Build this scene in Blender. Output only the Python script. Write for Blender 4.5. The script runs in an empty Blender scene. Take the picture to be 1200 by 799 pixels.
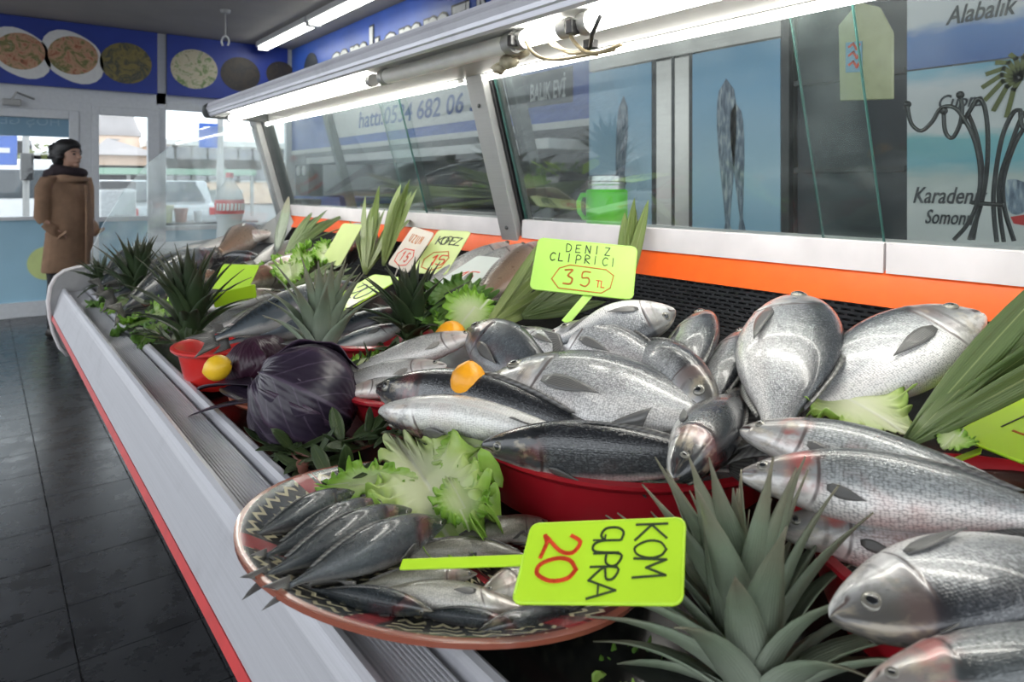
import bpy, bmesh, math, random
import numpy as np
from mathutils import Vector, Matrix

# ------------------------------------------------------------------ camera, world, exposure
SC = bpy.context.scene
COL = SC.collection
EYE = 1.30                      # eye height above the shop floor
FPX, CX, HY = 805.0, 600.0, 217.0
YAW = math.atan2(621.0, 805.0)
SN, CS = math.sin(YAW), math.cos(YAW)

cam_d = bpy.data.cameras.new('camera')
cam = bpy.data.objects.new('camera', cam_d)
COL.objects.link(cam)
cam.location = (0, 0, EYE)
cam.rotation_euler = (math.pi / 2, 0, -YAW)
cam_d.sensor_width = 36.0
cam_d.lens = FPX / 1200 * 36.0
cam_d.shift_y = -(399.5 - HY) / 1200
cam_d.clip_start = 0.02
cam_d.clip_end = 400
cam_d.dof.use_dof = True
cam_d.dof.focus_distance = 0.98
cam_d.dof.aperture_fstop = 8.5
SC.camera = cam

W = bpy.data.worlds.new('world')
SC.world = W
W.use_nodes = True
bgn = W.node_tree.nodes['Background']
bgn.inputs[0].default_value = (0.90, 0.95, 1.0, 1)      # even overcast sky
bgn.inputs[1].default_value = 1.7

SC.view_settings.view_transform = 'Standard'
SC.view_settings.look = 'None'
SC.view_settings.gamma = 1
SC.view_settings.use_curve_mapping = False
SC.view_settings.exposure = 0.55
try:
    SC.cycles.max_bounces = 10
    SC.cycles.transparent_max_bounces = 16
    SC.cycles.sample_clamp_indirect = 6
except Exception:
    pass

# ------------------------------------------------------------------ where things stand
def ray(px, py):
    """direction with unit depth along the optical axis"""
    r = (px - CX) / FPX
    u = (HY - py) / FPX
    return Vector((SN + CS * r, CS - SN * r, u))
def D(px, py, d):
    return Vector((0, 0, EYE)) + ray(px, py) * d
def Zp(px, py, z):
    v = ray(px, py); return Vector((0, 0, EYE)) + v * ((z - EYE) / v.z)
def XP(px, py, x):
    v = ray(px, py); return Vector((0, 0, EYE)) + v * (x / v.x)
def YP(px, py, y):
    v = ray(px, py); return Vector((0, 0, EYE)) + v * (y / v.y)
SL = 0.18                        # the display bed rises towards the back
def P(px, py, z0=0.955):
    """point on a surface lying z0 above the floor at the front lip and rising with the bed"""
    v = ray(px, py)
    return Vector((0, 0, EYE)) + v * ((z0 - SL * 0.34 - EYE) / (v.z - SL * v.x))
PLT_C, PLT_T = Vector((.391, .627, .923)), -.150     # platter tips in towards the tray
def PP(px, py, off=0.0):
    v = ray(px, py); t = math.tan(PLT_T)
    return Vector((0, 0, EYE)) + v * ((PLT_C.z + off - t * PLT_C.x - EYE) / (v.z - t * v.x))
def bed(x):
    return 0.87 + SL * (x - 0.34)
RIGHT = Vector((CS, -SN, 0)); VIEW = Vector((SN, CS, 0)); UP = Vector((0, 0, 1))

# ------------------------------------------------------------------ object helpers
ORG = {}
class MB:
    def __init__(self):
        self.v = []; self.f = []; self.mi = []
    def add(self, v, f, mi=0):
        o = len(self.v)
        self.v += [tuple(p) for p in v]
        self.f += [tuple(i + o for i in q) for q in f]
        self.mi += [mi] * len(f)
        return self
    def box(self, x0, x1, y0, y1, z0, z1, mi=0):
        v = [(x, y, z) for x in (x0, x1) for y in (y0, y1) for z in (z0, z1)]
        f = [(0, 1, 3, 2), (4, 6, 7, 5), (0, 4, 5, 1), (2, 3, 7, 6), (0, 2, 6, 4), (1, 5, 7, 3)]
        return self.add(v, f, mi)
    def prism(self, pts, ext, mi=0):
        pts = [Vector(p) for p in pts]; ext = Vector(ext); n = len(pts)
        v = pts + [p + ext for p in pts]
        f = [tuple(range(n - 1, -1, -1)), tuple(range(n, 2 * n))]
        f += [(i, (i + 1) % n, (i + 1) % n + n, i + n) for i in range(n)]
        return self.add(v, f, mi)
    def prismY(self, poly, y0, y1, mi=0):
        return self.prism([(x, y0, z) for x, z in poly], (0, y1 - y0, 0), mi)
    def obox(self, c, ax, ay, az, mi=0):
        c = Vector(c)
        v = [c + Vector(ax) * i + Vector(ay) * j + Vector(az) * k for i in (-1, 1) for j in (-1, 1) for k in (-1, 1)]
        f = [(0, 1, 3, 2), (4, 6, 7, 5), (0, 4, 5, 1), (2, 3, 7, 6), (0, 2, 6, 4), (1, 5, 7, 3)]
        return self.add(v, f, mi)
    def lathe(self, prof, c=(0, 0, 0), seg=32, mi=0, ax=None):
        c = Vector(c); m = len(prof); v = []
        q = Matrix.Identity(3) if ax is None else UP.rotation_difference(Vector(ax)).to_matrix()
        for k in range(seg):
            a = 2 * math.pi * k / seg
            for r, z in prof:
                v.append(c + q @ Vector((r * math.cos(a), r * math.sin(a), z)))
        f = []
        for k in range(seg):
            k2 = (k + 1) % seg
            for i in range(m - 1):
                f.append((k * m + i, k2 * m + i, k2 * m + i + 1, k * m + i + 1))
        return self.add(v, f, mi)
    def tube(self, path, r, seg=8, mi=0, caps=True):
        path = [Vector(p) for p in path]; n = len(path); v = []
        rr = r if hasattr(r, '__len__') else [r] * n
        ref = UP
        t0 = (path[1] - path[0]).normalized()
        if abs(t0.dot(ref)) > .9: ref = Vector((1, 0, 0))
        a = t0.cross(ref).normalized()
        for i in range(n):
            t = (path[min(i + 1, n - 1)] - path[max(i - 1, 0)]).normalized()
            a = (a - t * a.dot(t)).normalized(); b = t.cross(a)
            for k in range(seg):
                an = 2 * math.pi * k / seg
                v.append(path[i] + (a * math.cos(an) + b * math.sin(an)) * rr[i])
        f = [(i * seg + k, i * seg + (k + 1) % seg, (i + 1) * seg + (k + 1) % seg, (i + 1) * seg + k)
             for i in range(n - 1) for k in range(seg)]
        if caps:
            f += [tuple(range(seg - 1, -1, -1)), tuple((n - 1) * seg + k for k in range(seg))]
        return self.add(v, f, mi)
    def ball(self, c, rx, ry, rz, nu=16, nv=10, mi=0, rot=None):
        c = Vector(c); v = []
        q = rot if rot is not None else Matrix.Identity(3)
        v.append(c + q @ Vector((0, 0, rz)))
        for j in range(1, nv):
            ph = math.pi * j / nv
            for k in range(nu):
                a = 2 * math.pi * k / nu
                v.append(c + q @ Vector((rx * math.sin(ph) * math.cos(a), ry * math.sin(ph) * math.sin(a), rz * math.cos(ph))))
        v.append(c + q @ Vector((0, 0, -rz)))
        f = [(0, 1 + k, 1 + (k + 1) % nu) for k in range(nu)]
        for j in range(nv - 2):
            for k in range(nu):
                a = 1 + j * nu + k; b = 1 + j * nu + (k + 1) % nu
                f.append((a, a + nu, b + nu, b))
        L = len(v) - 1; o = 1 + (nv - 2) * nu
        f += [(L, o + (k + 1) % nu, o + k) for k in range(nu)]
        return self.add(v, f, mi)
    def loft(self, rings, seg=16, mi=0):
        """rings: (centre, half-axis vector a, half-axis vector b); closed at both ends"""
        v = []
        for c, a, b in rings:
            for k in range(seg):
                t = 2 * math.pi * k / seg
                v.append(Vector(c) + Vector(a) * math.cos(t) + Vector(b) * math.sin(t))
        n = len(rings)
        f = [(i * seg + k, i * seg + (k + 1) % seg, (i + 1) * seg + (k + 1) % seg, (i + 1) * seg + k)
             for i in range(n - 1) for k in range(seg)]
        f += [tuple(range(seg - 1, -1, -1)), tuple((n - 1) * seg + k for k in range(seg))]
        return self.add(v, f, mi)
    def build(self, name, mats, parent=None, smooth=False, bevel=0, solid=0, sub=0, attrs=None, recalc=True, remesh=0):
        if not isinstance(mats, (list, tuple)): mats = [mats]
        off = Vector((0, 0, 0))
        if parent is None:
            a = np.array(self.v)
            lo, hi = a.min(0), a.max(0)
            off = Vector(((lo[0] + hi[0]) / 2, (lo[1] + hi[1]) / 2, lo[2]))
            vv = [tuple(Vector(p) - off) for p in self.v]
        else:
            vv = self.v
        me = bpy.data.meshes.new(name)
        me.from_pydata(vv, [], self.f)
        for m in mats: me.materials.append(m)
        if len(mats) > 1: me.polygons.foreach_set('material_index', self.mi)
        if recalc:
            bm = bmesh.new(); bm.from_mesh(me)
            bmesh.ops.recalc_face_normals(bm, faces=bm.faces)
            bm.to_mesh(me); bm.free()
        if attrs:
            for k, arr in attrs.items():
                arr = np.asarray(arr, dtype=np.float32)
                if arr.ndim == 1:
                    me.attributes.new(k, 'FLOAT', 'POINT').data.foreach_set('value', arr)
                else:
                    me.attributes.new(k, 'FLOAT_VECTOR', 'POINT').data.foreach_set('vector', arr.ravel())
        if smooth is True: me.polygons.foreach_set('use_smooth', [True] * len(me.polygons))
        elif smooth:
            me.polygons.foreach_set('use_smooth', [True] * len(me.polygons))
            me.set_sharp_from_angle(angle=math.radians(smooth))
        o = bpy.data.objects.new(name, me)
        COL.objects.link(o)
        if parent is None:
            o.location = off; ORG[o.name] = off.copy()
        else:
            o.parent = parent
            if parent.name in ORG: o.matrix_parent_inverse = Matrix.Translation(-ORG[parent.name])
        if remesh:
            m = o.modifiers.new('remesh', 'REMESH'); m.mode = 'VOXEL'; m.voxel_size = remesh; m.use_smooth_shade = True
            s = o.modifiers.new('smooth', 'SMOOTH'); s.iterations = 4
        if bevel:
            m = o.modifiers.new('bevel', 'BEVEL'); m.width = bevel; m.segments = 2; m.limit_method = 'ANGLE'
        if sub:
            m = o.modifiers.new('sub', 'SUBSURF'); m.levels = sub; m.render_levels = sub
        if solid:
            m = o.modifiers.new('solid', 'SOLIDIFY'); m.thickness = solid; m.offset = 0
        return o

def tag(o, label, cat=None, group=None, kind=None):
    if label: o['label'] = label
    if cat: o['category'] = cat
    if group: o['group'] = group
    if kind: o['kind'] = kind
    return o
def thing(name, loc, label=None, cat=None, group=None, kind=None):
    o = bpy.data.objects.new(name, None)
    COL.objects.link(o)
    o.location = loc; o.empty_display_size = 0.05
    ORG[o.name] = Vector(loc)
    return tag(o, label, cat, group, kind)
def put(name, me, parent, M=None):
    """one more object that shares mesh data"""
    o = bpy.data.objects.new(name, me)
    COL.objects.link(o)
    o.parent = parent
    inv = Matrix.Translation(-ORG[parent.name]) if parent.name in ORG else Matrix.Identity(4)
    o.matrix_parent_inverse = inv
    if M is not None: o.matrix_basis = M
    return o
def bx(name, m, x0, x1, y0, y1, z0, z1, parent=None, bevel=0):
    return MB().box(x0, x1, y0, y1, z0, z1).build(name, m, parent, bevel=bevel)

# ------------------------------------------------------------------ materials
class NT:
    def __init__(self, name):
        self.m = bpy.data.materials.new(name); self.m.use_nodes = True
        self.t = self.m.node_tree; self.b = self.t.nodes['Principled BSDF']
        self.out = self.t.nodes['Material Output']
    def n(self, typ, **kw):
        x = self.t.nodes.new(typ)
        for k, v in kw.items(): setattr(x, k, v)
        return x
    def put(self, node, sock, val):
        s = node.inputs[sock]
        if isinstance(val, bpy.types.NodeSocket): self.t.links.new(val, s)
        elif hasattr(val, '__len__') and len(val) == 3 and s.type == 'RGBA': s.default_value = (*val, 1)
        else: s.default_value = val
    def math(self, op, a, b=0.0, c=0.0, clamp=False):
        x = self.n('ShaderNodeMath', operation=op, use_clamp=clamp)
        self.put(x, 0, a); self.put(x, 1, b); self.put(x, 2, c)
        return x.outputs[0]
    def mix(self, fac, a, b, mode='MIX'):
        x = self.n('ShaderNodeMix', data_type='RGBA', blend_type=mode)
        self.put(x, 0, fac); self.put(x, 6, a); self.put(x, 7, b)
        return x.outputs[2]
    def smooth(self, v, lo, hi, a=0.0, b=1.0):
        x = self.n('ShaderNodeMapRange', interpolation_type='SMOOTHSTEP')
        self.put(x, 0, v); self.put(x, 1, lo); self.put(x, 2, hi); self.put(x, 3, a); self.put(x, 4, b)
        return x.outputs[0]
    def attr(self, name):
        return self.n('ShaderNodeAttribute', attribute_name=name)
    def ramp(self, v, stops, interp='LINEAR'):
        x = self.n('ShaderNodeValToRGB'); e = x.color_ramp.elements; x.color_ramp.interpolation = interp
        while len(e) < len(stops): e.new(0.5)
        for q, (p, c) in zip(e, stops): q.position = p; q.color = (*c, 1)
        self.put(x, 0, v); return x.outputs[0]
    def noise(self, vec, scale, detail=3, rough=.5, out=0, dist=0):
        x = self.n('ShaderNodeTexNoise'); self.put(x, 'Scale', scale); self.put(x, 'Detail', detail)
        self.put(x, 'Roughness', rough); self.put(x, 'Distortion', dist)
        if vec is not None: self.put(x, 'Vector', vec)
        return x.outputs[out]
    def voro(self, vec, scale, feat='F1', rnd=1.0, out='Distance'):
        x = self.n('ShaderNodeTexVoronoi', feature=feat); self.put(x, 'Scale', scale); self.put(x, 'Randomness', rnd)
        if vec is not None: self.put(x, 'Vector', vec)
        return x.outputs[out]
    def coord(self, which='Object'):
        return self.n('ShaderNodeTexCoord').outputs[which]
    def scalev(self, v, s):
        x = self.n('ShaderNodeVectorMath', operation='MULTIPLY'); self.put(x, 0, v); self.put(x, 1, s)
        return x.outputs[0]
    def sep(self, v):
        x = self.n('ShaderNodeSeparateXYZ'); self.put(x, 0, v); return x.outputs
    def bump(self, h, strength=.3, dist=.002):
        x = self.n('ShaderNodeBump'); self.put(x, 'Strength', strength); self.put(x, 'Distance', dist); self.put(x, 'Height', h)
        self.t.links.new(x.outputs[0], self.b.inputs['Normal'])
    def set(self, **kw):
        names = dict(color='Base Color', rough='Roughness', metal='Metallic', spec='Specular IOR Level', coat='Coat Weight',
                     coatr='Coat Roughness', emit='Emission Color', estr='Emission Strength', alpha='Alpha',
                     trans='Transmission Weight', sss='Subsurface Weight', ior='IOR')
        for k, v in kw.items(): self.put(self.b, names[k], v)
        return self

def plain(name, col, rough=.5, metal=0, var=.12, scale=30, bump=0, bscale=None, spec=.5, coat=0, obj='Object'):
    n = NT(name)
    f = n.noise(n.coord(obj), scale, 4)
    dark = tuple(c * (1 - var) for c in col); lite = tuple(min(1, c * (1 + var)) for c in col)
    n.set(color=n.ramp(f, [(.3, dark), (.7, lite)]), rough=rough, metal=metal, spec=spec, coat=coat)
    if bump: n.bump(n.noise(n.coord(obj), bscale or scale * 4, 3), bump)
    return n.m
def emis(name, col, s, base=(.9, .9, .9)):
    n = NT(name); n.set(color=base, emit=col, estr=s, rough=.4); return n.m
def glass(name, tint=(.93, .97, .96), haze=.03, hazecol=(.8, .85, .85), refl=1.0, dots=0.0):
    n = NT(name); t = n.t
    tr = n.n('ShaderNodeBsdfTransparent'); n.put(tr, 0, tint)
    gl = n.n('ShaderNodeBsdfGlossy'); n.put(gl, 0, (1, 1, 1)); n.put(gl, 1, .02)
    di = n.n('ShaderNodeBsdfDiffuse'); n.put(di, 0, hazecol)
    fr = n.n('ShaderNodeFresnel'); n.put(fr, 0, 1.45)
    m1 = n.n('ShaderNodeMixShader'); t.links.new(n.math('MULTIPLY', fr.outputs[0], refl), m1.inputs[0])
    t.links.new(tr.outputs[0], m1.inputs[1]); t.links.new(gl.outputs[0], m1.inputs[2])
    m2 = n.n('ShaderNodeMixShader')
    hz = n.math('MULTIPLY', n.smooth(n.noise(n.coord(), 9, 5), .3, .75, .35, 1.6), haze)
    if dots:
        hz = n.math('ADD', hz, n.math('MULTIPLY', n.smooth(n.voro(n.coord(), 55), .03, .11, 1, 0), dots))
    t.links.new(hz, m2.inputs[0]); t.links.new(m1.outputs[0], m2.inputs[1]); t.links.new(di.outputs[0], m2.inputs[2])
    t.links.new(m2.outputs[0], n.out.inputs[0])
    return n.m

def stripes_alu(name, col, rough=.38, metal=.55, sc=900):
    """brushed, slightly soiled aluminium profile, drawn along Y"""
    n = NT(name); co = n.coord()
    br = n.noise(n.scalev(co, (sc, 3, sc)), 1, 2)
    dirt = n.noise(co, 9, 5, .65)
    c = n.ramp(br, [(.25, tuple(x * .86 for x in col)), (.75, col)])
    c = n.mix(n.smooth(dirt, .52, .78, 0, .35), c, tuple(x * .55 for x in col))
    n.set(color=c, rough=rough, metal=metal); n.bump(br, .06)
    return n.m

def fish_mat(name, back, side, belly, head, lo=.05, hi=.75, scale=1.0, stripes=0, spark=.5, pink=.2, rough=.3, sdark=.35, metal=.15, gill=.25):
    n = NT(name)
    fc = n.sep(n.attr('fc').outputs['Vector']); u, fz = fc[0], fc[1]
    sc = n.attr('sc').outputs['Vector']
    sd = n.n('ShaderNodeObjectInfo').outputs['Random']
    nz = n.noise(sc, 18, 4, .6)
    nb = n.noise(sc, 5, 3, .5)
    f = n.math('ADD', fz, n.math('MULTIPLY', n.math('SUBTRACT', nz, .5), .35))
    f = n.math('ADD', f, n.math('MULTIPLY', n.math('SUBTRACT', nb, .5), .45))
    g = n.math('MULTIPLY_ADD', f, .5, .5)
    col = n.ramp(g, [(.0, belly), (.5 + lo * .5 - .18, belly), (.5 + lo * .5, side), (.5 + hi * .5 - .08, tuple((a + b) / 2 for a, b in zip(side, back))), (min(.99, .5 + hi * .5 + .07), back)])
    if stripes:
        w = n.n('ShaderNodeTexWave', wave_type='BANDS', bands_direction='X'); n.put(w, 'Vector', sc); n.put(w, 'Scale', 9.0)
        n.put(w, 'Distortion', 9.0); n.put(w, 'Detail', 2.0); n.put(w, 'Detail Scale', 1.2)
        msk = n.math('MULTIPLY', n.smooth(w.outputs[1] if False else w.outputs['Fac'], .35, .65), n.smooth(fz, .1, .5))
        col = n.mix(n.math('MULTIPLY', msk, stripes), col, tuple(c * .25 for c in back))
    # scales on the body
    vs = n.scalev(sc, (1.0, 1.25, 1.0))
    vd = n.voro(vs, 105 * scale, 'F1', .5)
    tg = n.math('MULTIPLY_ADD', n.math('SQRT', n.math('SUBTRACT', 1.001, n.math('MULTIPLY', fz, fz))), .05, .205)
    du = n.math('SUBTRACT', u, tg)
    body = n.smooth(du, 0, .03)
    edge = n.math('MULTIPLY', n.smooth(vd, .35, .75), body)
    col = n.mix(n.math('MULTIPLY', edge, sdark), col, tuple(c * .35 for c in back))
    gm = n.math('MULTIPLY', n.math('MULTIPLY', body, n.smooth(fz, -.55, -.1)), n.smooth(fz, .35, .8, 1, .3))
    glint = n.math('MULTIPLY', n.smooth(n.voro(vs, 150 * scale, 'F1', 1, 'Color'), .55, .8), gm)  # glints of light off the scales, painted into the skin colour
    col = n.mix(n.math('MULTIPLY', glint, spark), col, tuple(min(1, c * 1.5 + .06) for c in side))
    # head, gill slit, mouth, flush
    hm = n.math('MULTIPLY', n.smooth(du, -.02, 0.0, 1, 0), n.smooth(n.math('ADD', fz, n.math('MULTIPLY', nb, .4)), -.1, .9, .05, .65))
    col = n.mix(hm, col, head)
    hd = n.smooth(du, -.03, -.005, 1, 0)
    mot = n.noise(sc, 26, 4, .65)
    col = n.mix(n.math('MULTIPLY', hd, n.smooth(mot, .45, .65, 0, .45)), col, tuple(c * .75 for c in head))
    col = n.mix(n.math('MULTIPLY', hd, n.smooth(n.noise(sc, 14, 3, .6), .52, .68, 0, .35)), col, (.62, .52, .36))
    col = n.mix(n.math('MULTIPLY', n.smooth(nb, .5, .7), n.math('MULTIPLY', n.smooth(fz, -.2, .3, 1, 0), pink)), col, (.55, .22, .18))
    gk = n.math('MULTIPLY', n.smooth(n.math('ABSOLUTE', n.math('ADD', du, .035)), .015, .08, 1, 0), n.smooth(n.noise(sc, 9, 3), .40, .55))
    col = n.mix(n.math('MULTIPLY', n.math('MULTIPLY', gk, n.smooth(fz, -.75, -.3)), gill), col, (.36, .06, .05))
    bl = n.math('MULTIPLY', n.smooth(n.math('ABSOLUTE', n.math('SUBTRACT', du, .02)), .01, .05, 1, 0), n.smooth(fz, .35, .7))
    col = n.mix(n.math('MULTIPLY', bl, .75), col, tuple(c * .5 for c in back))
    gl = n.math('MULTIPLY', n.smooth(n.math('ABSOLUTE', n.math('SUBTRACT', du, .006)), .002, .009, 1, 0), n.smooth(n.math('ABSOLUTE', n.math('ADD', fz, .1)), .6, .95, 1, 0))
    col = n.mix(n.math('MULTIPLY', gl, .8), col, (.05, .025, .022))
    sp = n.math('MULTIPLY', n.smooth(n.math('ABSOLUTE', n.math('SUBTRACT', du, -.07)), .004, .012, 1, 0), n.smooth(n.math('ABSOLUTE', n.math('ADD', fz, .2)), .35, .7, .45, 0))
    col = n.mix(sp, col, tuple(c * .5 for c in head))
    mo = n.math('MULTIPLY', n.smooth(u, .055, .075, 1, 0), n.smooth(n.math('ABSOLUTE', n.math('ADD', n.math('MULTIPLY_ADD', u, 3.0, -.22), fz)), .05, .16, 1, 0))
    col = n.mix(mo, col, (.06, .03, .028))
    col = n.mix(n.math('MULTIPLY', n.math('SUBTRACT', sd, .5), .25), col, (0, 0, 0))
    n.set(color=col, rough=n.math('MULTIPLY_ADD', nz, .25, rough - .12), spec=.6, metal=metal, coat=.55, coatr=.10)
    h = n.math('MULTIPLY', n.math('SUBTRACT', 1.0, vd), body)
    n.bump(n.math('ADD', h, n.math('MULTIPLY', n.noise(sc, 90, 2), .35)), .35, .0012)
    return n.m

M = {}
def mats():
    M['white'] = plain('white_paint', (.78, .78, .77), .4, var=.06)
    M['pvc'] = plain('white_pvc', (.62, .64, .66), .35, var=.05)
    M['alu'] = stripes_alu('alu_rail', (.56, .56, .60), .4, .2)
    M['alu_apron'] = stripes_alu('alu_apron', (.47, .47, .50), .45, .2, 600)
    M['alu_post'] = stripes_alu('alu_post', (.42, .42, .41), .5, .5)
    M['endgrey'] = plain('end_panel_grey', (.27, .27, .275), .45, var=.06)
    M['post_dark'] = plain('dark_post', (.07, .075, .075), .4, .4)
    M['red_strip'] = plain('red_strip', (.55, .03, .03), .4)
    M['orange'] = plain('orange_enamel', (.90, .12, .012), .3, var=.05, coat=.3)
    M['frame'] = plain('white_frame', (.70, .66, .66), .4, var=.08, scale=12)
    M['hood'] = stripes_alu('hood_alu', (.74, .74, .80), .4, .35, 300)
    M['black'] = plain('black_plastic', (.012, .012, .013), .35)
    M['bed'] = plain('wet_black_tray', (.012, .013, .012), .25, var=.5)
    M['perf'] = plain('perforated_black', (.05, .052, .055), .45, .3, var=.3)
    M['darkgrey'] = plain('dark_grey_metal', (.035, .035, .038), .5, .3)
    M['steel'] = stripes_alu('stainless', (.50, .47, .44), .3, .85, 250)
    M['steel2'] = plain('cup_steel', (.6, .6, .58), .22, .95, var=.1)
    M['glass'] = glass('counter_glass', (.93, .97, .96), .018, (.7, .76, .76), .36, .08)
    M['glass_end'] = glass('end_glass', (.93, .97, .97), .16, (.85, .9, .93), 1.2)
    M['glass_door'] = glass('door_glass', (.96, .98, .98), .02)
    M['glass_edge'] = plain('glass_edge', (.045, .12, .105), .15, spec=.8)
    M['tube'] = emis('tube_lit', (1.0, .98, .90), 15.0)
    M['tube_cold'] = emis('batten_lit', (.97, 1.0, .93), 9.0)
    M['tube_off'] = plain('tube_unlit', (.82, .82, .78), .3, var=.05)
    M['ceil'] = plain('ceiling_paint', (.36, .335, .31), .8, var=.05, scale=3)
    M['wallp'] = plain('wall_paint', (.45, .45, .46), .7, var=.06, scale=4)
    M['blue'] = plain('banner_blue', (.018, .045, .30), .45, var=.12, scale=3)
    M['blue2'] = plain('sign_blue', (.03, .09, .42), .4, var=.12, scale=3)
    M['cream'] = plain('sign_white', (.72, .72, .70), .5, var=.04)
    M['ink'] = plain('dark_ink', (.018, .022, .03), .5)
    M['ink_blue'] = plain('blue_ink', (.05, .10, .33), .5)
    M['film'] = plain('light_blue_film', (.33, .55, .68), .35, var=.06, scale=2)
    M['film2'] = plain('blue_film_top', (.17, .32, .44), .35, var=.06, scale=2)
    M['film_txt'] = plain('film_lettering', (.27, .42, .52), .4)
    M['lime'] = plain('lime_plastic', (.50, .80, .03), .38, var=.06, scale=8, coat=.15)
    M['lime2'] = plain('pale_lime_plastic', (.44, .74, .13), .4, var=.07, scale=8)
    M['yellowg'] = plain('yellow_card', (.64, .74, .30), .45, var=.07, scale=8)
    M['pinkcard'] = plain('pale_pink_card', (.70, .62, .52), .45, var=.07, scale=8)
    M['whitecard'] = plain('white_card', (.62, .66, .62), .45, var=.1, scale=8)
    M['marker'] = plain('black_marker', (.03, .05, .02), .5)
    M['marker_red'] = plain('red_marker', (.72, .06, .015), .5)
    M['marker_or'] = plain('orange_marker', (.55, .16, .02), .5)
    M['basin'] = plain('red_basin', (.40, .012, .022), .3, var=.12, scale=6, coat=.2)
    M['basin2'] = plain('bright_red_bowl', (.62, .025, .02), .3, var=.1, scale=6, coat=.2)
    M['terra'] = plain('terracotta', (.30, .085, .045), .35, var=.2, scale=20, coat=.3)
    M['mug'] = plain('green_silicone', (.10, .62, .015), .4, var=.05)
    M['rod'] = plain('black_iron', (.02, .02, .022), .4, .6)
    M['wire'] = plain('tangled_wire', (.28, .22, .12), .5, var=.4, scale=40)
    M['tape'] = plain('old_tape', (.42, .38, .27), .5, var=.4, scale=60, bump=.3)
    M['lemon'] = plain('lemon_yellow', (.85, .52, .02), .38, var=.08, scale=20, bump=.25, bscale=260)
    M['orangefruit'] = plain('lemon_orange', (.86, .36, .012), .35, var=.08, scale=20, bump=.25, bscale=260)
    M['mouth'] = plain('mouth_lining', (.05, .012, .012), .3)
    M['stem'] = plain('dry_stem', (.20, .11, .05), .7)
    M['eye_w'] = plain('fish_iris', (.20, .19, .16), .12, .3, coat=.6)
    M['eye_b'] = plain('fish_pupil', (.01, .012, .014), .08, coat=.8)
    M['twig'] = plain('brown_twig', (.14, .05, .035), .5)
    # floor tile
    n = NT('floor_tile'); co = n.coord('Generated'); oc = n.n('ShaderNodeNewGeometry').outputs['Position']
    a = n.noise(oc, 6, 5, .65); b = n.noise(oc, 1.7, 4, .6)
    wet = n.smooth(n.noise(oc, 5, 4, .7), .55, .62)
    c = n.ramp(a, [(.3, (.022, .023, .026)), (.75, (.045, .047, .052))])
    c = n.mix(n.math('MULTIPLY', wet, .6), c, (.012, .012, .013))
    spk = n.math('MULTIPLY', n.smooth(n.voro(oc, 30), .02, .09, 1, 0), n.smooth(b, .6, .72))
    c = n.mix(n.math('MULTIPLY', spk, .6), c, (.45, .46, .48))
    n.set(color=c, rough=n.math('MULTIPLY_ADD', wet, -.05, n.math('MULTIPLY_ADD', a, .2, .18)), spec=.5); n.bump(a, .12, .003)
    M['tile'] = n.m
    M['grout'] = plain('grout', (.06, .06, .062), .8)
    # fish
    M['bream'] = fish_mat('bream_skin', (.035, .040, .048), (.42, .43, .44), (.88, .86, .84), (.13, .12, .105), -.12, .55, 1.2, spark=.36, pink=.06, sdark=.5, gill=.1)
    M['bream_dark'] = fish_mat('bream_dark_skin', (.03, .035, .042), (.13, .15, .17), (.42, .42, .42), (.12, .11, .10), -.4, .7, 1.3, spark=.4, pink=.15)
    M['bass'] = fish_mat('bass_skin', (.075, .085, .088), (.33, .35, .355), (.82, .79, .76), (.30, .26, .24), -.1, .55, 1.0, spark=.3, pink=.4, sdark=.6, gill=.8)
    M['mullet'] = fish_mat('mullet_skin', (.016, .018, .022), (.075, .08, .085), (.75, .74, .70), (.03, .033, .036), -.35, .5, .9, spark=.5, pink=.12, rough=.24)
    M['mackerel'] = fish_mat('mackerel_skin', (.02, .032, .045), (.06, .08, .10), (.45, .45, .44), (.03, .036, .042), -.35, .5, 2.2, stripes=.7, spark=.12, pink=.08, sdark=.12)
    M['horse'] = fish_mat('small_mackerel_skin', (.022, .030, .036), (.085, .10, .108), (.34, .34, .33), (.04, .043, .045), -.45, .35, 2.2, spark=.25, pink=.05, rough=.26, sdark=.3)
    M['gurnard'] = fish_mat('brown_fish_skin', (.13, .075, .045), (.26, .17, .11), (.62, .55, .48), (.22, .13, .09), -.3, .5, 1.4, spark=.25, pink=.2)
    M['silver'] = fish_mat('silver_skin', (.12, .12, .12), (.47, .46, .44), (.80, .77, .74), (.5, .44, .4), -.3, .65, 1.6, spark=.4, pink=.25)
    M['whiting'] = fish_mat('grey_green_skin', (.09, .088, .062), (.27, .26, .21), (.70, .67, .62), (.16, .14, .11), -.25, .6, 1.6, spark=.2, pink=.2)
    n = NT('fin_skin'); fa = n.sep(n.attr('fin').outputs['Vector'])
    w = n.math('SINE', n.math('MULTIPLY', fa[1], 70.0))
    n.set(color=n.ramp(n.math('MULTIPLY_ADD', w, .5, .5), [(.1, (.07, .068, .065)), (.9, (.14, .137, .13))]), rough=.35, coat=.2); n.bump(w, .25, .0006)
    M['fin'] = n.m
    n = NT('fin_pale'); fa = n.sep(n.attr('fin').outputs['Vector'])
    w = n.math('SINE', n.math('MULTIPLY', fa[1], 70.0))
    n.set(color=n.ramp(n.math('MULTIPLY_ADD', w, .5, .5), [(.2, (.16, .15, .135)), (.8, (.36, .34, .31))]), rough=.35, coat=.2); n.bump(w, .4, .001)
    M['fin_pale'] = n.m
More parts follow.
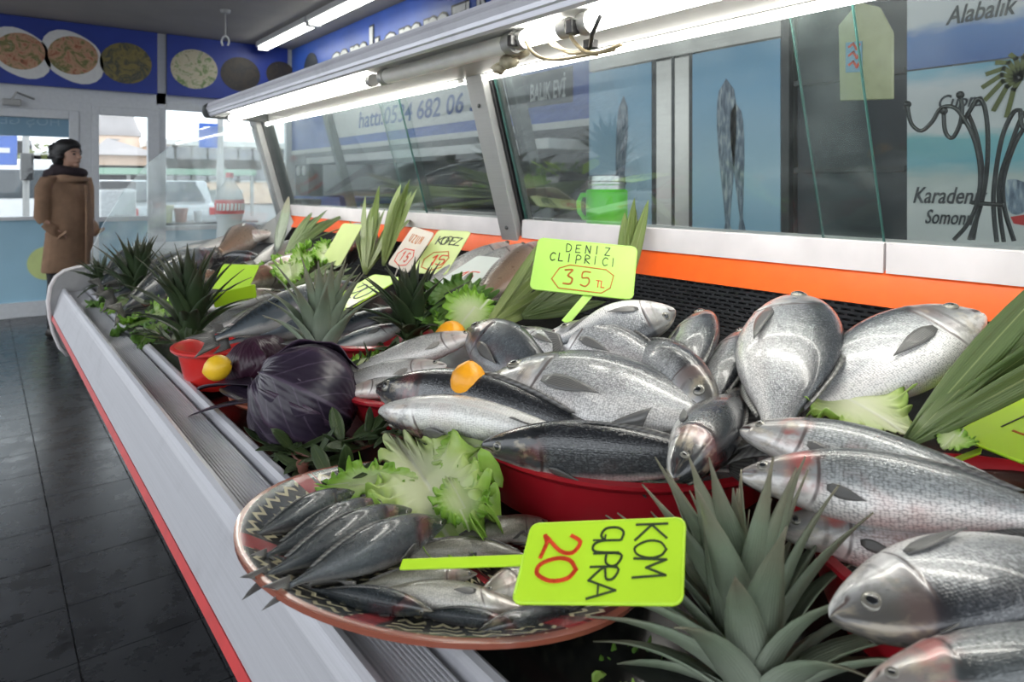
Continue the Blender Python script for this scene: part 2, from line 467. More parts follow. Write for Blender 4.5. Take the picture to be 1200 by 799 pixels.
    # leaves
    def leaf(name, base, tip, vein=None, rough=.45, tr=.25, edge=None, vlines=0):
        n = NT(name); la = n.sep(n.attr('leaf').outputs['Vector'])   # x along, y across -1..1, z ruffle/edge
        oi = n.n('ShaderNodeObjectInfo').outputs['Random']
        nz = n.noise(n.coord(), 40, 4)
        t = n.math('ADD', la[2], n.math('MULTIPLY', n.math('SUBTRACT', nz, .5), .35))
        c = n.ramp(t, [(.05, base), (.75, tip)] if edge is None else [(.05, base), (.6, tip), (.95, edge)])
        if vein:
            v = n.smooth(n.math('ABSOLUTE', la[1]), .015, .06, 1, 0)
            if vlines:
                sl = n.math('SINE', n.math('MULTIPLY', n.math('SUBTRACT', la[0], n.math('MULTIPLY', n.math('ABSOLUTE', la[1]), .35)), vlines))
                v = n.math('MAXIMUM', v, n.smooth(sl, .93, .99, 0, .7))
            c = n.mix(v, c, vein)
        c = n.mix(n.math('MULTIPLY', oi, .35), c, tuple(x * .45 for x in tip))
        n.set(color=c, rough=rough, spec=.45); n.bump(n.math('ADD', nz, n.math('MULTIPLY', n.math('SINE', n.math('MULTIPLY', la[1], 40.0)), .3)), .25, .002)
        td = n.n('ShaderNodeBsdfTranslucent'); n.t.links.new(c, td.inputs[0])
        ms = n.n('ShaderNodeMixShader'); ms.inputs[0].default_value = tr
        n.t.links.new(n.b.outputs[0], ms.inputs[1]); n.t.links.new(td.outputs[0], ms.inputs[2]); n.t.links.new(ms.outputs[0], n.out.inputs[0])
        return n.m
    M['lettuce'] = leaf('lettuce_leaf', (.70, .76, .44), (.34, .58, .08), edge=(.22, .46, .04), vein=(.74, .78, .55), tr=.35, rough=.35)
    M['lettuce_pale'] = leaf('pale_lettuce_leaf', (.78, .80, .58), (.52, .66, .20), edge=(.34, .54, .09), vein=(.80, .82, .65), tr=.35, rough=.35)
    M['lettuce_dark'] = leaf('green_lettuce_leaf', (.20, .30, .07), (.09, .21, .03), edge=(.13, .27, .04), vein=(.3, .38, .18), tr=.3)
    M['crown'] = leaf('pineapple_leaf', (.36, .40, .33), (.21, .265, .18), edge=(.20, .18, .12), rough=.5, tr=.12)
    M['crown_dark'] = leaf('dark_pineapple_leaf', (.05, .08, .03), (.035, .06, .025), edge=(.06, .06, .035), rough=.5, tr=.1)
    M['crown_dry'] = leaf('dry_pineapple_leaf', (.30, .20, .06), (.26, .15, .05), rough=.6, tr=.1)
    M['bay'] = leaf('long_green_leaf', (.13, .19, .055), (.11, .17, .05), vein=(.36, .42, .17), rough=.36, tr=.2)
    M['bay_lite'] = leaf('light_green_leaf', (.26, .32, .10), (.20, .28, .07), vein=(.36, .40, .18), rough=.4, tr=.25)
    M['bay_dark'] = leaf('dark_sprig_leaf', (.05, .08, .025), (.035, .06, .02), vein=(.10, .13, .05), rough=.38, tr=.15)
    M['purple'] = leaf('purple_cabbage_leaf', (.022, .015, .028), (.03, .02, .04), edge=(.06, .035, .06), vein=(.075, .055, .085), rough=.32, tr=.05, vlines=38)
    M['purple2'] = leaf('maroon_cabbage_leaf', (.035, .010, .024), (.05, .014, .035), edge=(.07, .03, .05), vein=(.08, .04, .06), rough=.35, tr=.05, vlines=30)
    # platter
    n = NT('platter_glaze'); o = n.sep(n.coord()); an = n.math('ARCTAN2', o[1], o[0]); r = n.math('SQRT', n.math('ADD', n.math('MULTIPLY', o[0], o[0]), n.math('MULTIPLY', o[1], o[1])))
    zz = n.math('PINGPONG', n.math('MULTIPLY', an, 10.0), .5)
    zz2 = n.math('ADD', n.math('MULTIPLY', r, 55.0), zz)
    band = n.math('FRACT', zz2)
    pet = n.math('SINE', n.math('MULTIPLY', an, 36.0))
    c = n.ramp(band, [(.0, (.012, .012, .012)), (.30, (.02, .02, .018)), (.36, (.42, .38, .25)), (.62, (.42, .38, .25)), (.68, (.02, .02, .02))])
    red = n.math('GREATER_THAN', n.math('SINE', n.math('MULTIPLY', an, 7.0)), .86)
    c = n.mix(red, c, (.25, .025, .03))
    c = n.mix(n.smooth(pet, .82, .93), c, (.02, .02, .02))
    rim = n.smooth(r, .214, .218); c = n.mix(rim, c, (.26, .075, .045))
    n.set(color=c, rough=.25, coat=.3); M['platter'] = n.m
    # woman
    M['coat'] = plain('camel_wool', (.44, .275, .175), .85, var=.12, scale=14, bump=.15)
    M['coat2'] = plain('camel_trim', (.33, .20, .125), .85, var=.1)
    M['scarf'] = plain('plum_scarf', (.022, .012, .016), .85, var=.3, scale=40, bump=.3)
    M['hair'] = plain('black_hair', (.010, .009, .010), .5, var=.4, scale=60, bump=.3)
    M['skin'] = plain('skin', (.42, .24, .17), .5, var=.05)
    M['trouser'] = plain('black_cloth', (.014, .014, .016), .8)
    M['shoe'] = plain('dark_boot', (.02, .015, .013), .4)
    # outside
    M['asphalt'] = plain('asphalt', (.26, .26, .265), .8, var=.15, scale=3)
    M['beige'] = plain('beige_render', (.80, .60, .46), .8, var=.06, scale=1)
    M['dome'] = plain('grey_lead_dome', (.36, .33, .33), .6, var=.08, scale=1)
    M['tower'] = plain('pink_tower', (.74, .65, .62), .8, var=.05, scale=1)
    M['winb'] = plain('window_dark', (.20, .20, .22), .2, spec=.8)
    M['green'] = plain('green_roof', (.25, .40, .30), .6)
    M['van'] = plain('white_van', (.85, .85, .86), .25, coat=.6, var=.03)
    M['carp'] = plain('silver_car', (.40, .42, .44), .25, .5, coat=.6, var=.03)
    M['carw'] = plain('car_window', (.05, .06, .07), .1, spec=.8)
    M['tyre'] = plain('tyre', (.015, .015, .015), .8)
    M['tail'] = plain('tail_light', (.5, .02, .02), .3)
    M['bsign'] = plain('blue_road_sign', (.03, .12, .50), .4)
    M['olive'] = plain('olive_tree', (.18, .20, .06), .7, var=.4, scale=4)
    M['bark'] = plain('bark', (.10, .08, .06), .9)
    M['crate_blue'] = plain('blue_crate', (.03, .08, .35), .4, var=.1)
    M['box_w'] = plain('white_box', (.62, .63, .63), .5)
    M['tag_hang'] = plain('pale_board', (.42, .42, .24), .5, var=.08)
    M['water'] = plain('clear_bottle_fill', (.62, .64, .64), .12, spec=.7)
    M['label_red'] = plain('red_label', (.62, .02, .03), .35)
    n = NT('clear_plastic'); n.set(color=(.9, .93, .94), rough=.05)
    tr = n.n('ShaderNodeBsdfTransparent'); ms = n.n('ShaderNodeMixShader'); ms.inputs[0].default_value = .32
    n.t.links.new(tr.outputs[0], ms.inputs[1]); n.t.links.new(n.b.outputs[0], ms.inputs[2]); n.t.links.new(ms.outputs[0], n.out.inputs[0]); M['pet'] = n.m
    # prints
    def food(name, cols, sc):
        n = NT(name); f = n.noise(n.coord(), sc, 5, .7, dist=1.0)
        st = [(.28 + .44 * i / (len(cols) - 1), c) for i, c in enumerate(cols)]
        n.set(color=n.ramp(f, st), rough=.5); return n.m
    M['food1'] = food('print_salad_fish', [(.04, .05, .02), (.35, .12, .06), (.55, .32, .2), (.12, .15, .03), (.6, .45, .35)], 9)
    M['food2'] = food('print_green_plate', [(.02, .03, .02), (.25, .2, .06), (.05, .06, .05), (.3, .25, .12)], 8)
    M['food3'] = food('print_plate_grill', [(.05, .07, .05), (.5, .45, .3), (.55, .5, .36), (.10, .2, .04), (.6, .55, .4)], 9)
    M['food4'] = food('print_dark_grill', [(.01, .01, .01), (.05, .035, .025), (.02, .02, .02), (.12, .08, .05)], 9)
    n = NT('print_seabed'); z = n.sep(n.coord())[2]
    n.set(color=n.ramp(n.math('ADD', n.math('MULTIPLY', z, 1.1), n.math('MULTIPLY', n.noise(n.coord(), 4, 4), .12)), [(.0, (.02, .08, .30)), (.25, (.05, .22, .55)), (.31, (.32, .52, .68)), (.6, (.40, .58, .70)), (1, (.20, .42, .62))]), rough=.3)
    M['seaposter'] = n.m
    n = NT('print_shore'); z = n.sep(n.coord())[2]; nz = n.noise(n.scalev(n.coord(), (1, 2, 6)), 3, 4)
    n.set(color=n.ramp(n.math('ADD', n.math('MULTIPLY', z, 1.28), n.math('MULTIPLY', n.math('SUBTRACT', nz, .5), .10)),
          [(.0, (.58, .58, .58)), (.36, (.6, .61, .6)), (.46, (.42, .47, .45)), (.53, (.14, .38, .45)), (.63, (.18, .44, .48)), (.67, (.62, .64, .64)), (.85, (.64, .65, .66)), (.93, (.22, .44, .56)), (1, (.1, .3, .5))]), rough=.4)
    M['shore'] = n.m
    n = NT('print_white_blue'); z = n.sep(n.coord())[2]; nz = n.noise(n.scalev(n.coord(), (1, 2, 6)), 3, 4)
    n.set(color=n.ramp(n.math('ADD', n.math('MULTIPLY', z, 2.2), n.math('MULTIPLY', n.math('SUBTRACT', nz, .5), .2)), [(.0, (.07, .15, .40)), (.24, (.08, .2, .5)), (.34, (.64, .65, .66)), (1, (.66, .66, .66))]), rough=.4)
    M['shore2'] = n.m
mats()

# ------------------------------------------------------------------ lettering
def ptext(s, p0, right, up, w, h, m, parent, shear=0.0, bold=0.0, name='lettering', thick=.002):
    """printed lettering fitted to a w x h block whose lower left corner is p0"""
    cu = bpy.data.curves.new('t', 'FONT'); cu.body = s; cu.size = 1; cu.shear = shear; cu.offset = bold; cu.extrude = .5; cu.resolution_u = 3
    ob = bpy.data.objects.new('t', cu); COL.objects.link(ob)
    dg = bpy.context.evaluated_depsgraph_get()
    me = bpy.data.meshes.new_from_object(ob.evaluated_get(dg))
    bpy.data.objects.remove(ob); bpy.data.curves.remove(cu)
    a = np.empty(len(me.vertices) * 3); me.vertices.foreach_get('co', a); a = a.reshape(-1, 3)
    lo, hi = a.min(0), a.max(0)
    right = Vector(right).normalized(); up = Vector(up).normalized(); nn = right.cross(up)
    b = MB()
    v = [Vector(p0) + right * ((q[0] - lo[0]) / (hi[0] - lo[0]) * w) + up * ((q[1] - lo[1]) / (hi[1] - lo[1]) * h) + nn * (q[2] * thick) for q in a]
    b.add(v, [tuple(p.vertices) for p in me.polygons])
    bpy.data.meshes.remove(me)
    return b.build(name, m, parent)

GL = {
 'A': [[(0, 0), (.35, 1), (.65, 0)], [(.12, .35), (.55, .38)]], 'B': [[(0, 0), (0, 1), (.45, .9), (.4, .6), (0, .5), (.5, .4), (.45, .05), (0, 0)]],
 'C': [[(.55, .85), (.3, 1), (.05, .7), (.03, .3), (.25, 0), (.55, .15)]], 'D': [[(.05, 0), (0, 1), (.45, .85), (.55, .45), (.4, .1), (.05, 0)]],
 'E': [[(.5, 1), (0, .97), (0, 0), (.5, .03)], [(0, .52), (.4, .5)]], 'G': [[(.5, .95), (.2, 1), (.0, .75), (.02, .3), (.3, .15), (.5, .3)], [(.3, .32), (.5, .32), (.5, -.12)]],
 'I': [[(.15, 0), (.15, 1)]], 'K': [[(0, 0), (0, 1)], [(.5, 1), (.02, .5), (.55, 0)]], 'L': [[(0, 1), (0, 0), (.45, .02)]],
 'M': [[(0, 0), (.05, 1), (.3, .4), (.55, 1), (.62, 0)]], 'N': [[(0, 0), (.02, 1), (.5, .05), (.52, 1)]],
 'O': [[(.3, 1), (.05, .8), (0, .4), (.2, .02), (.45, .1), (.58, .5), (.5, .85), (.3, 1)]], 'P': [[(0, 0), (.03, 1), (.4, .95), (.5, .72), (.35, .5), (.02, .48)]],
 'R': [[(0, 0), (.03, 1), (.42, .92), (.45, .65), (.03, .5), (.52, 0)]], 'S': [[(.5, .9), (.25, 1), (.05, .8), (.4, .4), (.42, .12), (.15, 0), (0, .12)]],
 'T': [[(0, 1), (.55, .98)], [(.28, .98), (.27, 0)]], 'U': [[(0, 1), (.02, .25), (.22, 0), (.45, .15), (.5, 1)]], 'V': [[(0, 1), (.25, 0), (.5, 1)]],
 'Y': [[(0, 1), (.25, .5), (.5, 1)], [(.25, .5), (.22, 0)]], 'Z': [[(0, 1), (.5, .97), (0, .03), (.52, 0)]],
 '0': [[(.3, 1), (.06, .8), (0, .45), (.15, .05), (.4, .02), (.58, .4), (.52, .82), (.3, 1)]], '1': [[(.05, .75), (.25, 1), (.25, 0)]],
 '2': [[(.02, .75), (.2, 1), (.48, .85), (.42, .5), (0, .03), (.2, .1), (.58, .02)]], '3': [[(0, .95), (.45, 1), (.22, .6), (.5, .4), (.42, .05), (.0, .03)]],
 '5': [[(.5, 1), (.08, .98), (.05, .58), (.4, .6), (.5, .3), (.3, .02), (0, .1)]], ' ': [], '-': [[(.05, .4), (.4, .45)]]}
def strokes(lines, o, right, up, wdt=.0016, seed=0):
    """hand lettering: lines of (text, x, y, height, advance, stretch), in metres on the board"""
    rng = random.Random(seed); b = MB(); nn = right.cross(up)
    for s, x, y, h, adv in lines:
        for ch in s:
            jy = rng.uniform(-.06, .06) * h
            for st in GL.get(ch, []):
                if ch in 'CDGOPRSUB0235' and len(st) > 3:
                    s2 = []
                    for i in range(len(st) - 1):
                        q = [Vector((*st[min(max(i + d, 0), len(st) - 1)], 0)) for d in (-1, 0, 1, 2)]
                        for k in range(4):
                            t = k / 4
                            v = .5 * (2 * q[1] + (q[2] - q[0]) * t + (2 * q[0] - 5 * q[1] + 4 * q[2] - q[3]) * t * t + (3 * q[1] - q[0] - 3 * q[2] + q[3]) * t ** 3)
                            s2.append((v.x, v.y))
                    st = s2 + [st[-1]]
                pts = [o + right * (x + px * h) + up * (y + jy + py * h) for px, py in st]
                curve(b, pts, wdt * rng.uniform(.85, 1.2), nn)
            x += adv
    return b
def curve(b, pts, w, nn):
    for p, q in zip(pts, pts[1:]):
        d = q - p
        if d.length < 1e-6: continue
        t = d.normalized(); s = t.cross(nn) * (w / 2); e = t * (w * .4)
        b.obox((p + q) / 2, d / 2 + e, s, nn * .00035)

# ------------------------------------------------------------------ the shop
WY = 8.32; CZ = 2.957; WX = 3.03
fl = tag(bx('floor', M['grout'], -3.2, WX + .1, -2.6, WY + .1, -.12, -.004), None, None, kind='structure')
TS = .312; k = 0
tb = MB().box(-TS / 2 + .0022, TS / 2 - .0022, -TS / 2 + .0022, TS / 2 - .0022, -.012, 0).build('tile', M['tile'], fl, bevel=.0012)
tme = tb.data
bpy.data.objects.remove(tb)
for i in range(-3, 5):
    for j in range(1, 27):
        o = put('tile', tme, fl, Matrix.Translation((.208 + TS * (i + .5), .02 + TS * (j + .5), 0)))
outer = MB()
for i in range(-11, 10):
    for j in range(-8, 27):
        if not (-3 <= i < 5 and 1 <= j < 27) and .208 + TS * (i + 1) < WX and .208 + TS * i > -3.2:
            x, y = .208 + TS * (i + .5), .02 + TS * (j + .5)
            outer.box(x - TS / 2 + .0022, x + TS / 2 - .0022, y - TS / 2 + .0022, y + TS / 2 - .0022, -.012, 0)
tag(outer.build('outer_tiles', M['tile'], fl), None, kind='stuff')
tag(bx('ceiling', M['ceil'], -2.4, WX + .1, -2.0, WY + .1, CZ, CZ + .15), None, kind='structure')
tag(bx('wall_right', M['wallp'], WX, WX + .12, -2.0, WY + .1, 0, CZ), None, kind='structure')

# glazed front wall
wb = thing('wall_back', (1, WY, 0), kind='structure')
def X8(px): return YP(px, 217, WY).x
zb, zd, zw = 2.287, 2.06, 2.15
bx('header_beam', M['pvc'], -1.6, WX, WY - .02, WY + .08, zd + .09, zb + .02, wb)
bx('door_header', M['pvc'], -1.6, 1.53, WY - .02, WY + .07, zd, zd + .09, wb)
bx('upper_panel', M['wallp'], -1.6, WX, WY, WY + .08, zb + .02, CZ, wb)
bx('banner_mullion', M['pvc'], 1.505, 1.60, WY - .02, WY, zb - .1, CZ, wb)
bx('corner_post', M['pvc'], 2.93, WX, WY - .03, WY + .05, 0, CZ, wb)
bx('left_pier', M['pvc'], -1.6, -.55, WY - .02, WY + .08, 0, zd + .09, wb)
# door with the woman in front
d1 = thing('door_1', (.2, WY, 0), kind='structure')
bx('frame_post', M['pvc'], .70, .785, WY - .05, WY + .03, 0, zd, d1, .006)
bx('frame_post', M['pvc'], -.55, -.47, WY - .05, WY + .03, 0, zd, d1, .006)
bx('frame_head', M['pvc'], -.47, .70, WY - .05, WY + .03, zd - .09, zd, d1, .006)
bx('frame_foot', M['pvc'], -.47, .70, WY - .05, WY + .03, .0, .15, d1, .006)
bx('mid_rail', M['pvc'], -.47, .70, WY - .045, WY + .025, .955, .99, d1, .004)
bx('lower_panel', M['film'], -.47, .70, WY - .012, WY + .008, .15, .955, d1)
zt = YP(45, 160, WY).z
bx('window_film', M['film2'], -.47, .70, WY - .004, WY + .004, zt, zd - .09, d1)
ptext('HOŞ GELDİNİZ', (.62, WY - .008, zt + .09), (-1, 0, 0), (0, 0, 1), .95, .13, M['film_txt'], d1, name='film_lettering')
bx('pane', M['glass_door'], -.47, .70, WY - .004, WY + .002, .99, zt, d1)
pe = MB().lathe([(0, 0), (.17, 0), (.17, .004), (0, .004)], (.52, WY - .016, .52), 28, ax=(0, -1, 0)).build('round_decal', M['yellowg'], d1)
bx('jamb', M['pvc'], .785, .90, WY - .03, WY + .06, 0, zd + .09, wb, .004)
cl = thing('door_closer', (.1, WY - .06, zd), 'grey door closer with folding arm above the glass door', 'door closer')
q0 = YP(2, 119, WY - .08); q1 = YP(25, 122, WY - .08)
MB().box(q0.x, q1.x, WY - .12, WY - .06, q0.z - .035, q0.z + .03).build('body', M['alu_post'], cl, bevel=.01)
a0, a1, a2 = YP(13, 118, WY - .10), YP(19, 108, WY - .16), YP(40, 116, WY - .04)
MB().tube([a0, a1, a2], .010, 8).build('arm', M['alu_post'], cl, smooth=40)
# narrow door leaf
d2 = thing('door_2', (1.2, WY, 0), kind='structure')
bx('frame_post', M['pvc'], .90, .962, WY - .06, WY + .02, 0, zd + .06, d2, .006)
bx('frame_post', M['pvc'], 1.417, 1.53, WY - .06, WY + .02, 0, zd + .06, d2, .006)
bx('frame_head', M['pvc'], .962, 1.417, WY - .06, WY + .02, 2.035, zd + .06, d2, .006)
bx('frame_foot', M['pvc'], .962, 1.417, WY - .06, WY + .02, 0, .16, d2, .006)
bx('lower_panel', M['film'], .962, 1.417, WY - .02, WY, .16, .92, d2)
bx('mid_rail', M['pvc'], .962, 1.417, WY - .055, WY + .015, .92, .97, d2, .004)
bx('pane', M['glass_door'], .962, 1.417, WY - .022, WY - .017, .97, 2.035, d2)
MB().tube([(1.45, WY - .07, 1.0), (1.45, WY - .11, 1.0), (1.45, WY - .11, 1.12), (1.45, WY - .07, 1.12)], .009, 8).build('handle', M['pvc'], d2, smooth=40)
# shop window
w1 = thing('window_1', (2.2, WY, 0), kind='structure')
bx('window_frame', M['pvc'], 1.53, 1.60, WY - .03, WY + .05, 0, zw, w1, .005)
bx('window_sill', M['pvc'], 1.60, 2.93, WY - .03, WY + .05, .80, .85, w1, .005)
bx('window_head', M['pvc'], 1.60, 2.93, WY - .03, WY + .05, zw - .02, zw + .06, w1, .005)
bx('lower_panel', M['film'], 1.60, 2.93, WY - .01, WY + .01, 0, .80, w1)
bx('pane', M['glass_door'], 1.60, 2.93, WY - .004, WY + .004, .85, zw - .02, w1)
# banners with printed dishes
def disc(px, py, r, m, parent, petal=0):
    c = YP(px, py, WY - .08)
    rr = r * (SN * c.x + CS * c.y) / FPX
    b = MB(); pts = []
    rx = rr * 1.12
    for i in range(28):
        a = 2 * math.pi * i / 28
        q = 1 + petal * (.30 * abs(math.cos(a + .95)) ** 4 - .06)
        pts.append((c.x + rx * q * math.cos(a), WY - .08, c.z + rr * q * math.sin(a)))
    b.prism(pts, (0, .006, 0))
    return b, c, rr
def banner(label, x0, x1, items):
    t = bx('blue_banner', M['blue'], x0, x1, WY - .075, WY - .052, zb, CZ - .005)
    tag(t, label, 'banner', 'blue banners with dishes above the glass front')
    for px, py, r, fm, plate in items:
        if plate:
            b, c, rr = disc(px, py, r * 1.05, None, t, 1); b.build('plate_print', M['cream'], t)
            b2, c, rr = disc(px, py - 2, r * .86, None, t); b2.v = [(x, y - .003, z) for x, y, z in b2.v]; b2.build('food_print', M[fm], t)
        else:
            b, c, rr = disc(px, py, r, None, t); b.build('food_print', M[fm], t)
banner('blue banner over the glass door with two white plates and a round dish', -1.6, 1.505, [(-44, 58, 24, 'food1', 1), (24, 62, 25, 'food1', 1), (86, 67, 26, 'food1', 1), (148, 74, 24, 'food2', 0)])
banner('blue banner in the corner over the shop window with grilled fish dishes', 1.60, 2.93, [(228, 81, 23, 'food3', 0), (282, 87, 20, 'food4', 0), (329, 87, 15, 'food4', 0)])
# ceiling hook and battens
h = thing('ceiling_hook', D(264, 40, 6.5), 'small rusty double hook hanging from the ceiling near the banner', 'hook')
c0 = D(264, 40, 6.5); zc = CZ
MB().lathe([(0, 0), (.05, 0), (.04, -.03), (.012, -.04), (0, -.04)], (c0.x, c0.y, zc), 16).build('rose', M['alu_post'], h, smooth=40)
MB().tube([(c0.x, c0.y, zc - .03), (c0.x, c0.y, c0.z - .02)], .006, 8).build('rod', M['alu_post'], h, smooth=40)
for s in (-1, 1):
    MB().tube([Vector((c0.x, c0.y, c0.z - .02)) + RIGHT * (s * .035 * math.sin(a)) + UP * (-.05 * (1 - math.cos(a))) for a in [i * .35 for i in range(8)]], .009, 8).build('hook', M['cream'], h, smooth=40)
for i, (p0, p1) in enumerate((((308, 53), (366, 17)), ((368, 15), (450, -36)))):
    A = XP(*p0, 2.58); B = XP(*p1, 2.58)
    t = thing('batten_light', (2.58, (A.y + B.y) / 2, CZ - .1), ['far fluorescent batten light on the dark ceiling', 'nearer fluorescent batten light running out of the top of the picture'][i], 'ceiling light', 'fluorescent battens on the ceiling')
    bx('housing', M['white'], 2.50, 2.66, B.y, A.y, CZ - .06, CZ, t, .004)
    zt_ = (A.z + B.z) / 2
    MB().tube([(2.545, B.y + .03, CZ - .075), (2.545, A.y - .03, CZ - .075)], .016, 10).build('tube', M['tube_cold'], t, smooth=40)
    MB().tube([(2.615, B.y + .03, CZ - .075), (2.615, A.y - .03, CZ - .075)], .016, 10).build('tube', M['tube_cold'], t, smooth=40)
    for y in (B.y + .015, A.y - .015): bx('end_holder', M['white'], 2.52, 2.64, y - .012, y + .012, CZ - .095, CZ - .055, t)

# sign on the right hand wall
sg = bx('wall_sign', M['blue2'], 2.985, 3.02, 1.2, WY - .06, 1.71, CZ - .01)
tag(sg, 'large blue shop sign with white letters along the right wall', 'sign')
NY = Vector((0, -1, 0))
def sy(px): return XP(px, 217, 2.98).y
bx('white_band', M['cream'], 2.978, 2.986, 1.2, sy(390), 1.80, 2.085, sg)
bx('edge_strip', M['cream'], 2.975, 2.99, 1.2, WY - .06, 1.665, 1.715, sg)
ptext('hattı:0534 682 06 55', (2.975, sy(421), 1.865), NY, UP, sy(421) - sy(574), .165, M['ink_blue'], sg, .15, .012, name='phone_number')
ptext('BALIK EVİ', (2.974, sy(622), 1.87), NY, UP, sy(622) - sy(664), .16, M['cream'], sg, .1, .015)
bx('lettering_ground', M['ink'], 2.9745, 2.978, sy(672), sy(600), 1.83, 2.06, sg)
bx('blue_field', M['blue2'], 2.9755, 2.98, 1.2, sy(600), 1.79, 2.09, sg)
for s_, p0, p1, z0, z1 in (('camlı', 388, 444, 2.42, 2.83), ('omm', 449, 526, 2.42, 2.70), ('TUVU', 531, 600, 2.40, 2.72)):
    w_ = sy(p0) - sy(p1)
    o = ptext(s_, (2.982, sy(p0) + .03, z0 - .02), NY, UP, w_ + .05, z1 - z0 + .04, M['ink'], sg, .0, .05, name='letter_outline')  # black printed outline behind the white letters
    ptext(s_, (2.976, sy(p0), z0), NY, UP, w_, z1 - z0, M['cream'], sg, .0, .02)
c = XP(364, 72, 2.98)
MB().lathe([(0, 0), (.22, 0), (.22, .006), (0, .006)], (2.984, c.y, c.z - .12), 24, ax=(-1, 0, 0)).build('round_emblem', M['ink'], sg)

# steel fridge behind the counter with two posters
FX = 2.60
def fy(px): return XP(px, 217, FX).y
def fz(px, py): return XP(px, py, FX).z
fr = thing('steel_fridge', (FX + .2, (fy(690) + fy(922)) / 2, 0), 'tall stainless fridge with two poster covered doors behind the counter glass', 'fridge')
bx('body', M['steel'], FX + .03, WX - .04, fy(924), fy(689), 0, 2.15, fr, .004)
ztop = fz(800, 64)
bx('top_rail', M['steel'], FX, FX + .03, fy(922), fy(690), ztop, 2.15, fr, .003)
for a, b in ((690, 787), (790, 922)):
    dr = bx('door', M['steel'], FX, FX + .03, fy(b), fy(a), .15, ztop - .008, fr, .004)
bx('gasket', M['black'], FX - .002, FX + .03, fy(812), fy(807.5), .15, ztop, fr)
bx('gasket', M['black'], FX - .002, FX + .03, fy(790.5), fy(787), .15, ztop, fr)
bx('gasket', M['black'], FX - .002, FX + .03, fy(769), fy(764), .15, ztop, fr)
bx('gasket', M['black'], FX - .003, FX + .03, fy(925), fy(915.5), .15, ztop + .1, fr)
def fishprint(px0, py0, px1, py1, wd, xx, parent, m, ):
    """flat printed fish outline hanging head up"""
    A = XP(px0, py0, xx); B = XP(px1, py1, xx); n = 14; L_, R_ = [], []
    ax = (B - A); side = Vector((0, ax.z, -ax.y)).normalized()
    for i in range(n + 1):
        t = i / n; w = wd * 1.25 * (math.sin(math.pi * min(1, t * 1.02) ** .48) * .9 + (.25 if t > .85 else 0) * (t - .85) / .15 * 3)
        L_.append(A + ax * t + side * w); R_.append(A + ax * t - side * w)
    return MB().prism(L_ + R_[::-1], (-.001, 0, 0)).build('fish_print', m, parent)
n_ = NT('print_fish'); n_.set(color=n_.ramp(n_.noise(n_.scalev(n_.coord(), (1, 9, 2)), 9, 5), [(.3, (.03, .05, .09)), (.5, (.14, .19, .26)), (.7, (.45, .50, .52))]), rough=.4); M['fishprint'] = n_.m
for (a, b, label, fp) in ((691, 764, 'narrow blue sea poster with one hanging fish on the left fridge door', [((731, 112), (722, 300), .035)]),
                          (( 812), 915, 'wide blue sea poster with two hanging fish on the right fridge door', [((851, 92), (853, 290), .045), ((862, 120), (870, 280), .03)])):
    tp = bx('sea_poster', M['seaposter'], FX - .004, FX - .001, fy(b), fy(a), fz(800, 300) - .1, fz(800, 66))
    tag(tp, label, 'poster', 'sea posters on the steel fridge')
    for (p, q, w) in fp: fishprint(*p, *q, w, FX - .005, tp, M['fishprint'])
# dark upright cabinet added to stand in for dark reflections, and hanging pale board
dk = thing('added_dark_cabinet', (FX + .2, (fy(930) + fy(1062)) / 2, 0), 'dark cabinet added in place of dark reflections between the steel fridge and the shore posters', 'cabinet')
bx('body', M['darkgrey'], FX + .05, WX - .04, fy(1064), fy(927), 0, 2.4, dk)
bx('door_glass', M['ink'], FX + .03, FX + .045, fy(1060), fy(930), .1, 2.35, dk)
for z in (1.0, 1.35, 1.7, 2.05): bx('shelf', M['darkgrey'], FX + .0, FX + .05, fy(1060), fy(930), z, z + .02, dk)
hb = thing('hanging_board', XP(1015, 118, 1.9), 'pale green tag shaped board with red handwriting hanging in front of the added dark cabinet', 'board')
pts = [XP(p, q, 1.9) for p, q in ((984, 118), (1046, 116), (1046, 38), (1030, 8), (1005, 2), (982, 30))]
MB().prism(pts, (.012, 0, 0)).build('board', M['tag_hang'], hb, bevel=.003)
MB().prism([XP(p, q, 1.897) for p, q in ((991, 85), (1010, 84), (1010, 48), (991, 50))], (.003, 0, 0)).build('sticker', M['film2'], hb)
bb = MB(); 
for i, yy in enumerate((55, 65, 76)):
    curve(bb, [XP(p, q, 1.896) for p, q in ((995, yy), (1000, yy - 4), (1004, yy + 3), (1007, yy - 3))], .006, Vector((-1, 0, 0)))
bb.build('handwriting', M['marker_red'], hb)
MB().tube([XP(1013, 10, 1.906), XP(1011, -60, 1.906)], .002, 6).build('cord', M['ink'], hb)
# shore posters
PX = 2.56
def py_(px): return XP(px, 217, PX).y
for nm, q, mt, txt in (
    ('white and blue poster reading Alabalik at the top right', ((1064, 82), (1230, -60)), 'shore2', [('Alabalık', (1108, 30), (1193, 3))]),
    ('sea shore poster with palm and fish names behind the iron stand', ((1064, 330), (1230, 84)), 'shore', [('Çupra', (1100, 133), (1152, 110)), ('Karadeniz', (1070, 238), (1158, 217)), ('Somonu', (1084, 262), (1142, 243))])):
    z0, z1 = XP(1064, q[0][1], PX).z, XP(1064, q[1][1], PX).z
    tp = bx('shore_poster', M[mt], PX, PX + .006, py_(1290), py_(1063), z0, z1)
    tag(tp, nm, 'poster', 'shore posters at the right')
    for s_, p, r in txt:
        a = XP(*p, PX - .003); zb_ = a.z; zt2 = XP(p[0], r[1] + (2 if s_ != 'Alabalık' else 6), PX).z
        ptext(s_, a, NY, UP, a.y - py_(r[0]), (zt2 - zb_), M['ink'], tp, .35, .012)
pl = tp
b = MB()
